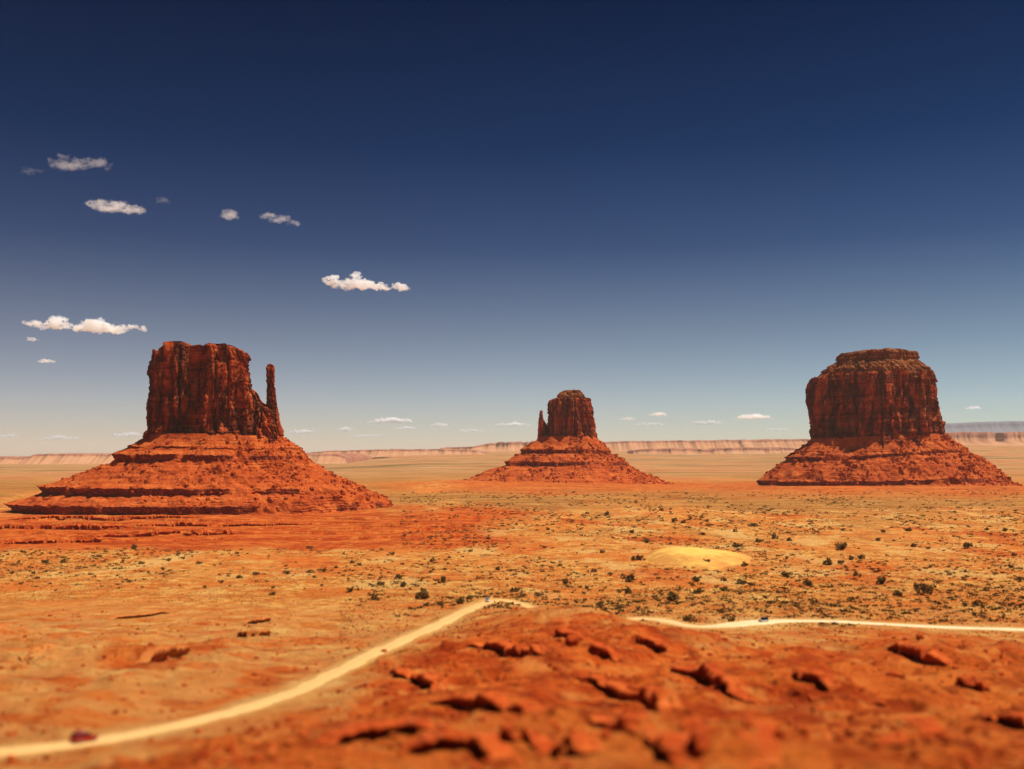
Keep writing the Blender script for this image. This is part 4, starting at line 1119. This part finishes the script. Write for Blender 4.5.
def stones():
    rs = np.random.default_rng(78)
    n = 26000
    Y = np.exp(rs.uniform(math.log(105), math.log(560), n)); X = (rs.uniform(-60, 1084, n)-CX)/F*Y
    d = fbm2(X/22, Y/22, 3, 321)
    keep = (redmask(X, Y)[0]+0.4 > rs.uniform(0.05, 0.9, n)) & (d+rs.uniform(-0.4, 0.4, n) > 0.15) & (road_dist(X, Y)[0] > 6)
    X, Y = X[keep], Y[keep]
    P0 = np.stack([X, Y, height(X, Y)+0.05], 1)
    v, f = chunks(P0, 0.25+0.9*rs.random(len(P0))**4, rs)
    me = mesh_np('loose_stones', v, f, M_LEDGE, smooth=False)
    tag(link('loose_stones', me), 'loose red stones strewn over the foreground rise', 'stones', kind='stuff')
stones()

# ------------------------------------------------------------------ vehicles
M_GLASS = simple_mat('dark_glass', (0.012, 0.014, 0.016), 0.08, var=0.05, spec=0.6)
M_TYRE = simple_mat('tyre_rubber', (0.02, 0.02, 0.02), 0.85, var=0.2)
M_RIM = simple_mat('alloy_rim', (0.45, 0.45, 0.46), 0.35, metal=0.8)
M_LAMP = simple_mat('lamp_lens', (0.7, 0.7, 0.68), 0.15)
M_TAIL = simple_mat('tail_lens', (0.4, 0.01, 0.01), 0.2)
M_TRIM = simple_mat('black_trim', (0.03, 0.03, 0.03), 0.6)
def loft(name, secs, mat, parent, smooth=False, bev=0.03):
    """secs: list of closed rings of equal length"""
    n = len(secs[0]); bm = bmesh.new(); rings = []
    for s in secs: rings.append([bm.verts.new(p) for p in s])
    for a, b in zip(rings, rings[1:]):
        for i in range(n): bm.faces.new((a[i], a[(i+1) % n], b[(i+1) % n], b[i]))
    bm.faces.new(rings[0][::-1]); bm.faces.new(rings[-1])
    bmesh.ops.recalc_face_normals(bm, faces=bm.faces)
    if bev:
        bmesh.ops.bevel(bm, geom=[e for e in bm.edges if e.calc_face_angle(0) > 0.35], offset=bev, segments=2, affect='EDGES')
    for f in bm.faces: f.smooth = smooth
    me = bpy.data.meshes.new(name); bm.to_mesh(me); bm.free(); me.materials.append(mat)
    return link(name, me, parent)
def disc(name, r, w, mat, parent, loc, seg=28, dish=0.0):
    bm = bmesh.new()
    prof = [(r*0.55, -w/2-dish), (r*0.92, -w/2), (r, -w*0.36), (r, w*0.36), (r*0.92, w/2), (r*0.55, w/2+dish)]
    rings = [[bm.verts.new((q*math.cos(a), y, q*math.sin(a))) for a in np.linspace(0, 2*math.pi, seg, endpoint=False)] for q, y in prof]
    for a, b in zip(rings, rings[1:]):
        for i in range(seg): bm.faces.new((a[i], a[(i+1) % seg], b[(i+1) % seg], b[i]))
    bm.faces.new(rings[0]); bm.faces.new(rings[-1])
    bmesh.ops.recalc_face_normals(bm, faces=bm.faces)
    me = bpy.data.meshes.new(name); bm.to_mesh(me); bm.free(); me.materials.append(mat)
    return link(name, me, parent, loc)
def car(label, paint, lower, L=4.7, W=1.86, H=1.72, suv=True, belt=None, sill=0.3):
    root = empty('car', (0, 0, 0)); tag(root, label, 'car', 'cars on the dirt road')
    hw = W/2; g = 0.28; sh = belt or (0.98 if suv else 0.9)
    # body: cross sections along x (front is +x)
    def sec(x, w, zl, zh):
        return [(x, -w*0.94, zl), (x, w*0.94, zl), (x, w, zl+0.22), (x, w, zh-0.16), (x, w*0.92, zh), (x, -w*0.92, zh), (x, -w, zh-0.16), (x, -w, zl+0.22)]
    h = L/2
    body = loft('body', [sec(-h, hw*0.86, g+0.14, sh-0.04), sec(-h+0.22, hw*0.97, g, sh+0.02), sec(-h+1.2, hw, g, sh+0.03), sec(0.2, hw, g, sh+0.02), sec(h-1.35, hw, g, sh-0.02),
                         sec(h-0.5, hw*0.97, g, sh-0.10), sec(h-0.12, hw*0.9, g+0.05, sh-0.18), sec(h, hw*0.8, g+0.14, sh-0.30)], paint, root)
    xr = -h+0.18 if suv else -h+0.75
    def cs(x0, x1, z, wb):
        return [(x0, -wb, z), (x1, -wb, z), (x1, wb, z), (x0, wb, z)]
    cab = loft('cabin', [cs(xr, h-1.30, sh-0.02, hw*0.93), cs(xr+0.16, h-1.75, sh+0.38, hw*0.85), cs(xr+0.32, h-2.05, H-0.10, hw*0.78)], M_GLASS, root, bev=0.02)
    loft('roof', [cs(xr+0.30, h-2.02, H-0.105, hw*0.79), cs(xr+0.28, h-2.0, H-0.06, hw*0.8), cs(xr+0.5, h-2.25, H, hw*0.68)], paint, root)
    # pillars between the windows
    for fx in (0.02, 0.36, 0.68, 0.985):
        for sy in (-1, 1):
            xb = xr+(h-1.30-xr)*fx; xt = xr+0.32+(h-2.05-xr-0.32)*fx
            d = 0.05
            loft('pillar', [[(xb-d, sy*hw*0.915, sh), (xb+d, sy*hw*0.915, sh), (xb+d, sy*hw*0.945, sh), (xb-d, sy*hw*0.945, sh)],
                            [(xt-d, sy*hw*0.77, H-0.09), (xt+d, sy*hw*0.77, H-0.09), (xt+d, sy*hw*0.80, H-0.09), (xt-d, sy*hw*0.80, H-0.09)]], paint, root, bev=0)
    loft('sill', [sec(-h+0.35, hw*(0.985 if sill < 0.5 else 1.012), g-0.05, g+sill), sec(h-0.35, hw*(0.985 if sill < 0.5 else 1.012), g-0.05, g+sill)], lower, root, bev=0.02)
    for sx in (-1, 1):
        x = sx*(h+0.03)
        loft('bumper', [[(x-0.10, -hw*0.84, 0.36), (x-0.10, hw*0.84, 0.36), (x-0.10, hw*0.84, 0.62), (x-0.10, -hw*0.84, 0.62)],
                        [(x+0.07, -hw*0.8, 0.38), (x+0.07, hw*0.8, 0.38), (x+0.07, hw*0.8, 0.58), (x+0.07, -hw*0.8, 0.58)]], lower, root, bev=0.02)
        for sy in (-1, 1):
            disc('headlight' if sx > 0 else 'tail_light', 0.13, 0.1, M_LAMP if sx > 0 else M_TAIL, root, (x-0.07*sx, sy*hw*0.66, 0.72 if sx > 0 else 0.82)).rotation_euler = (0, 0, math.pi/2)
            wh = empty('wheel', (sx*(h-0.92), sy*(hw-0.12), 0.36)); wh.parent = root
            disc('tyre', 0.36, 0.24, M_TYRE, wh, (0, 0, 0)); disc('rim', 0.22, 0.25, M_RIM, wh, (0, 0, 0), dish=0.01)
    for sy in (-1, 1):
        loft('mirror', [[(0.72, sy*hw*0.93, sh+0.05), (0.86, sy*hw*0.93, sh+0.05), (0.86, sy*hw*0.93, sh+0.2), (0.72, sy*hw*0.93, sh+0.2)],
                        [(0.74, sy*(hw+0.16), sh+0.05), (0.84, sy*(hw+0.16), sh+0.05), (0.84, sy*(hw+0.16), sh+0.2), (0.74, sy*(hw+0.16), sh+0.2)]], paint, root, bev=0.02)
    return root
def place_car(o, px, py, flip=False, tilt=True):
    c = hit(px, py)
    i = int(np.argmin(np.hypot(RP[:, 0]-c.x, RP[:, 1]-c.y))); i = min(max(i, 2), len(RP)-3)
    t = RP[i+2]-RP[i-2]
    x, y = RP[i, 0], RP[i, 1]
    if flip: t = -t
    z = float(height(np.array([x]), np.array([y]))[0])+0.14
    o.location = (x, y, z)
    pitch = -math.atan2(t[2], math.hypot(t[0], t[1]))
    o.rotation_euler = (0, pitch, math.atan2(t[1], t[0]))
RED = simple_mat('dark_red_paint', (0.36, 0.014, 0.008), 0.3, var=0.06, coat=0.4)
WHT = simple_mat('white_paint', (0.75, 0.75, 0.78), 0.3, var=0.04, coat=0.4)
DRK = simple_mat('black_paint', (0.018, 0.017, 0.016), 0.3, var=0.05, coat=0.3)
SIL = simple_mat('silver_trim', (0.55, 0.55, 0.56), 0.4, metal=0.3)
place_car(car('dark red car driving along the sandy track at lower left', RED, RED, L=4.6, belt=1.08), 83, 742)
place_car(car('small white car at the bend of the sandy track', WHT, M_TRIM, L=5.6, W=2.1, H=2.4, belt=1.45), 489, 602)
place_car(car('dark car with silver lower trim on the white road at right', DRK, SIL, L=5.6, W=2.1, H=2.3, sill=0.75), 768, 623, flip=True)

# ------------------------------------------------------------------ clouds
def cloud_mat(name, dens, size, soft=False):
    m, nt, out = new_mat(name)
    v = N(nt, 'ShaderNodeVolumePrincipled')
    v.inputs['Color'].default_value = (1, 1, 1, 1)
    tc = N(nt, 'ShaderNodeTexCoord').outputs['Object']
    n = noise(nt, mapping(nt, tc, (0.55/size, 0.7/size, 1.1/size)), 1.0, 5, 0.6, 0.3)
    d = math_n(nt, 'MULTIPLY', ramp(nt, n, [(0.40, 0.0), (0.75, 2.2)] if soft else [(0.36, 0.0), (0.50, 0.6), (0.66, 1.6)]), dens)
    nt.links.new(d, v.inputs['Density'])
    nt.links.new(v.outputs[0], out.inputs['Volume'])
    return m
def cloud(label, lobes, od, seed, alt=2500.0, far=60000.0, group=None, rough=0.5):
    """lobes: (px, py, half width px, half height px)"""
    if seed < 807: lobes = [(a, b, c*1.12, d*1.35) for a, b, c, d in lobes]
    cx = sum(l[0] for l in lobes)/len(lobes); cy = sum(l[1] for l in lobes)/len(lobes)
    Y0 = min(alt/(HY-cy)*1000, far); s = Y0/F
    org = Vector(((cx-CX)*s, Y0, CAMZ+(HY-cy)*s))
    rs = random.Random(seed)
    bm = bmesh.new()
    for (px, py, rx, ry) in lobes:
        k = max(8, int(rx/ry*9))
        for i in range(k):
            f = rs.uniform(-1, 1)
            e = (max(0.03, 1-abs(f)**1.7))**0.7
            r = ry*e*rs.uniform(0.36, 0.72)
            x = px+f*(rx-r); lift = rs.random()**1.4*(ry*1.5*e-r)
            y = py+ry*0.45-max(lift, 0)-r*0.3
            mat = bmesh.ops.create_icosphere(bm, subdivisions=2, radius=1)['verts']
            d = rs.uniform(-0.9, 0.9)*ry*2*e
            for v in mat:
                zz = v.co.z*(0.4 if v.co.z < 0 else 0.9)
                v.co = Vector(((x-cx+v.co.x*r*2.5)*s, (d+v.co.y*r*1.7)*s, (cy-y+zz*r)*s))
    me = bpy.data.meshes.new('tmp'); bm.to_mesh(me); bm.free()
    o = bpy.data.objects.new('tmp', me); COL.objects.link(o)
    ry = max(l[3] for l in lobes)
    md = o.modifiers.new('r', 'REMESH'); md.mode = 'VOXEL'; md.voxel_size = max(ry*s/11, 4)
    dg = bpy.context.evaluated_depsgraph_get()
    ev = bpy.data.meshes.new_from_object(o.evaluated_get(dg))
    bpy.data.objects.remove(o)
    n = len(ev.vertices); co = np.zeros(n*3, np.float32); ev.vertices.foreach_get('co', co); co = co.reshape(-1, 3).astype(float)
    nr = np.zeros(n*3, np.float32); ev.vertices.foreach_get('normal', nr); nr = nr.reshape(-1, 3)
    l = ry*s
    dn = rough*l*fbm3(co[:, 0]/l*0.9+seed, co[:, 1]/l*0.9, co[:, 2]/l*1.6, 5, seed, 0.65)
    co = co+nr*dn[:, None]
    ev.vertices.foreach_set('co', co.astype(np.float32).ravel()); ev.update()
    ev.materials.clear(); ev.materials.append(cloud_mat('cloud_vapour', 1.6*od/(2*ry*s*1.3), ry*s, seed < 807))
    for p in ev.polygons: p.use_smooth = True
    ev.name = 'cloud'
    c = link('cloud', ev, loc=org)
    return tag(c, label, 'cloud', group)
cloud('soft grey stretched cloud, highest in the sky at left', [(66, 164, 15, 5.5), (92, 164, 20, 5)], 0.28, 801)
cloud('faint wisp of cloud left of the highest grey cloud', [(31, 171, 9, 3.5)], 0.08, 802)
cloud('small bright cloud below the highest grey cloud', [(98, 205, 9, 4), (118, 209, 20, 5.5), (137, 211, 9, 3.5)], 0.9, 803)
cloud('very faint wisp right of the small bright cloud', [(163, 201, 7, 2.5)], 0.08, 804)
cloud('tiny round puff of cloud left of the tailed cloud', [(229, 216, 7, 4.5)], 0.45, 805)
cloud('small cloud with a tail drooping to the right', [(270, 217, 9, 4), (282, 220, 9, 3.2), (293, 223, 5, 3.2)], 0.38, 806)
cloud('bright ragged cloud right of the left butte, high above it', [(332, 281, 11, 4), (356, 276, 7, 4), (356, 285, 24, 6.5), (380, 287, 14, 4.5), (399, 288, 11, 4)], 3.5, 807)
cloud('large bright flat bottomed cloud left of the mitten butte', [(34, 324, 10, 3.5), (58, 326, 18, 6.5), (98, 327, 24, 8), (120, 330, 12, 4), (137, 328, 7, 3.5)], 4.0, 808)
cloud('tiny cloud scrap under the left end of the large bright cloud', [(33, 339.5, 7, 2.3)], 1.2, 809)
cloud('small thin cloud low above the left plain, under the large bright cloud', [(46, 361.5, 10, 2.4)], 1.4, 810)
for i, (px, py, w, h, od) in enumerate([(391, 421, 25, 2.6, 2.0), (345, 429.5, 8, 2.2, 1.2), (406, 428.5, 13, 1.8, 1.0), (439, 425.5, 10, 2.2, 1.0), (512, 425, 22, 2.2, 1.3), (302, 432, 18, 2.2, 1.0), (128, 435, 20, 2.4, 1.2),
        (659, 414.5, 10, 1.8, 1.2), (753, 417.5, 22, 2.6, 2.0), (707, 423, 20, 1.9, 1.0), (650, 424.5, 22, 1.6, 0.7), (973, 408, 9, 1.6, 1.0), (60, 438, 24, 2.2, 0.8), (8, 436, 12, 1.8, 0.7), (470, 431, 20, 1.5, 0.7), (560, 429, 14, 1.4, 0.7), (628, 419, 9, 1.4, 0.8), (370, 436, 24, 1.5, 0.6), (775, 430, 20, 1.4, 0.6)]):
    lab = {0: 'thin flat cloud low over the horizon right of the left butte, longest there', 8: 'brightest flat cloud low over the horizon left of the broad right butte', 4: 'low flat cloud over the horizon left of the middle butte',
           7: 'small low cloud right of the middle butte, uppermost there', 11: 'small thin cloud low at right of the broad butte', 6: 'low flat cloud behind the left shoulder of the left butte'}.get(i)
    if lab is None:
        lab = ('faint low cloud streak on the horizon right of the middle butte' if px > 600 else 'faint small low cloud on the horizon between the left and middle buttes' if px > 290 else 'faint low cloud streak at the far left horizon')
    cloud(lab, [(px, py, w, h*1.25)], od*1.7, 830+i, alt=1500, far=52000, group='low clouds along the horizon')

# ------------------------------------------------------------------ air
def haze():
    lo, hi = (-47500, -47500, -330), (47500, 47500, 412)
    bm = bmesh.new()
    bmesh.ops.create_cube(bm, size=1)
    for v in bm.verts: v.co = Vector([lo[i] if v.co[i] < 0 else hi[i] for i in range(3)])
    me = bpy.data.meshes.new('haze'); bm.to_mesh(me); bm.free()
    m, nt, out = new_mat('desert_haze')
    v = N(nt, 'ShaderNodeVolumePrincipled')
    v.inputs['Color'].default_value = (0.97, 0.93, 0.86, 1)
    v.inputs['Density'].default_value = 1.2e-5
    nt.links.new(v.outputs[0], out.inputs['Volume'])
    me.materials.append(m)
    tag(link('haze', me), 'thin pale dust haze over the valley', 'haze', kind='stuff')
haze()

# ------------------------------------------------------------------ light, sky, camera
SUN_EL, SUN_AZ = math.radians(66), math.radians(92)     # azimuth clockwise from the view direction
W = bpy.data.worlds.new('World'); SC.world = W; W.use_nodes = True
nt = W.node_tree; nt.nodes.clear()
out = nt.nodes.new('ShaderNodeOutputWorld'); bg = nt.nodes.new('ShaderNodeBackground')
sky = nt.nodes.new('ShaderNodeTexSky'); sky.sky_type = 'NISHITA'; sky.sun_disc = False
sky.sun_elevation = SUN_EL; sky.sun_rotation = SUN_AZ; sky.altitude = 1600; sky.air_density = 1.0; sky.dust_density = 0.6; sky.ozone_density = 2.5
tc = nt.nodes.new('ShaderNodeTexCoord'); sx = nt.nodes.new('ShaderNodeSeparateXYZ')
nt.links.new(tc.outputs['Generated'], sx.inputs[0])
# a polarised sky: deep towards the zenith, warm and pale at the horizon
tint = ramp(nt, sx.outputs[2], [(0.0, (0.90, 0.80, 0.75)), (0.05, (0.80, 0.705, 0.69)), (0.12, (0.53, 0.47, 0.475)), (0.20, (0.185, 0.225, 0.315)), (0.29, (0.045, 0.118, 0.215)), (0.42, (0.005, 0.05, 0.115)), (1.0, (0.01, 0.06, 0.13))])
side = ramp(nt, math_n(nt, 'ADD', math_n(nt, 'MULTIPLY', sx.outputs[0], 0.5), 0.5), [(0.25, (0.95, 0.86, 0.86)), (0.5, (1, 1, 1)), (0.75, (0.93, 1.05, 1.05))])
tint = mixc(nt, 1.0, tint, side, 'MULTIPLY')
cm = mixc(nt, 1.0, sky.outputs[0], tint, 'MULTIPLY')
nt.links.new(cm, bg.inputs[0]); bg.inputs[1].default_value = 0.088
nt.links.new(bg.outputs[0], out.inputs[0])

sl = bpy.data.lights.new('sun', 'SUN'); sl.energy = 5.0; sl.angle = math.radians(0.5); sl.color = (1.0, 0.95, 0.87)
so = bpy.data.objects.new('sun', sl); COL.objects.link(so)
D = Vector((math.cos(SUN_EL)*math.sin(SUN_AZ), math.cos(SUN_EL)*math.cos(SUN_AZ), math.sin(SUN_EL)))
so.rotation_euler = (-D).to_track_quat('-Z', 'Y').to_euler(); so.location = (0, 0, 900)

cd = bpy.data.cameras.new('camera'); co = bpy.data.objects.new('camera', cd); COL.objects.link(co)
co.location = (0, 0, CAMZ); co.rotation_euler = (math.pi/2, 0, 0)
cd.sensor_width = 36; cd.lens = 36*F/1024; cd.shift_y = (HY-384.5)/1024
cd.clip_start = 0.5; cd.clip_end = 300000
cd.dof.use_dof = True; cd.dof.focus_distance = 2000; cd.dof.aperture_fstop = 0.028
SC.camera = co
SC.render.engine = 'CYCLES'
try:
    SC.cycles.volume_bounces = 24; SC.cycles.max_bounces = 24; SC.cycles.diffuse_bounces = 1
except Exception: pass
SC.view_settings.view_transform = 'Standard'; SC.view_settings.look = 'None'
SC.view_settings.exposure = 0.32; SC.view_settings.gamma = 1.0
SC.render.resolution_x = 1024; SC.render.resolution_y = 769
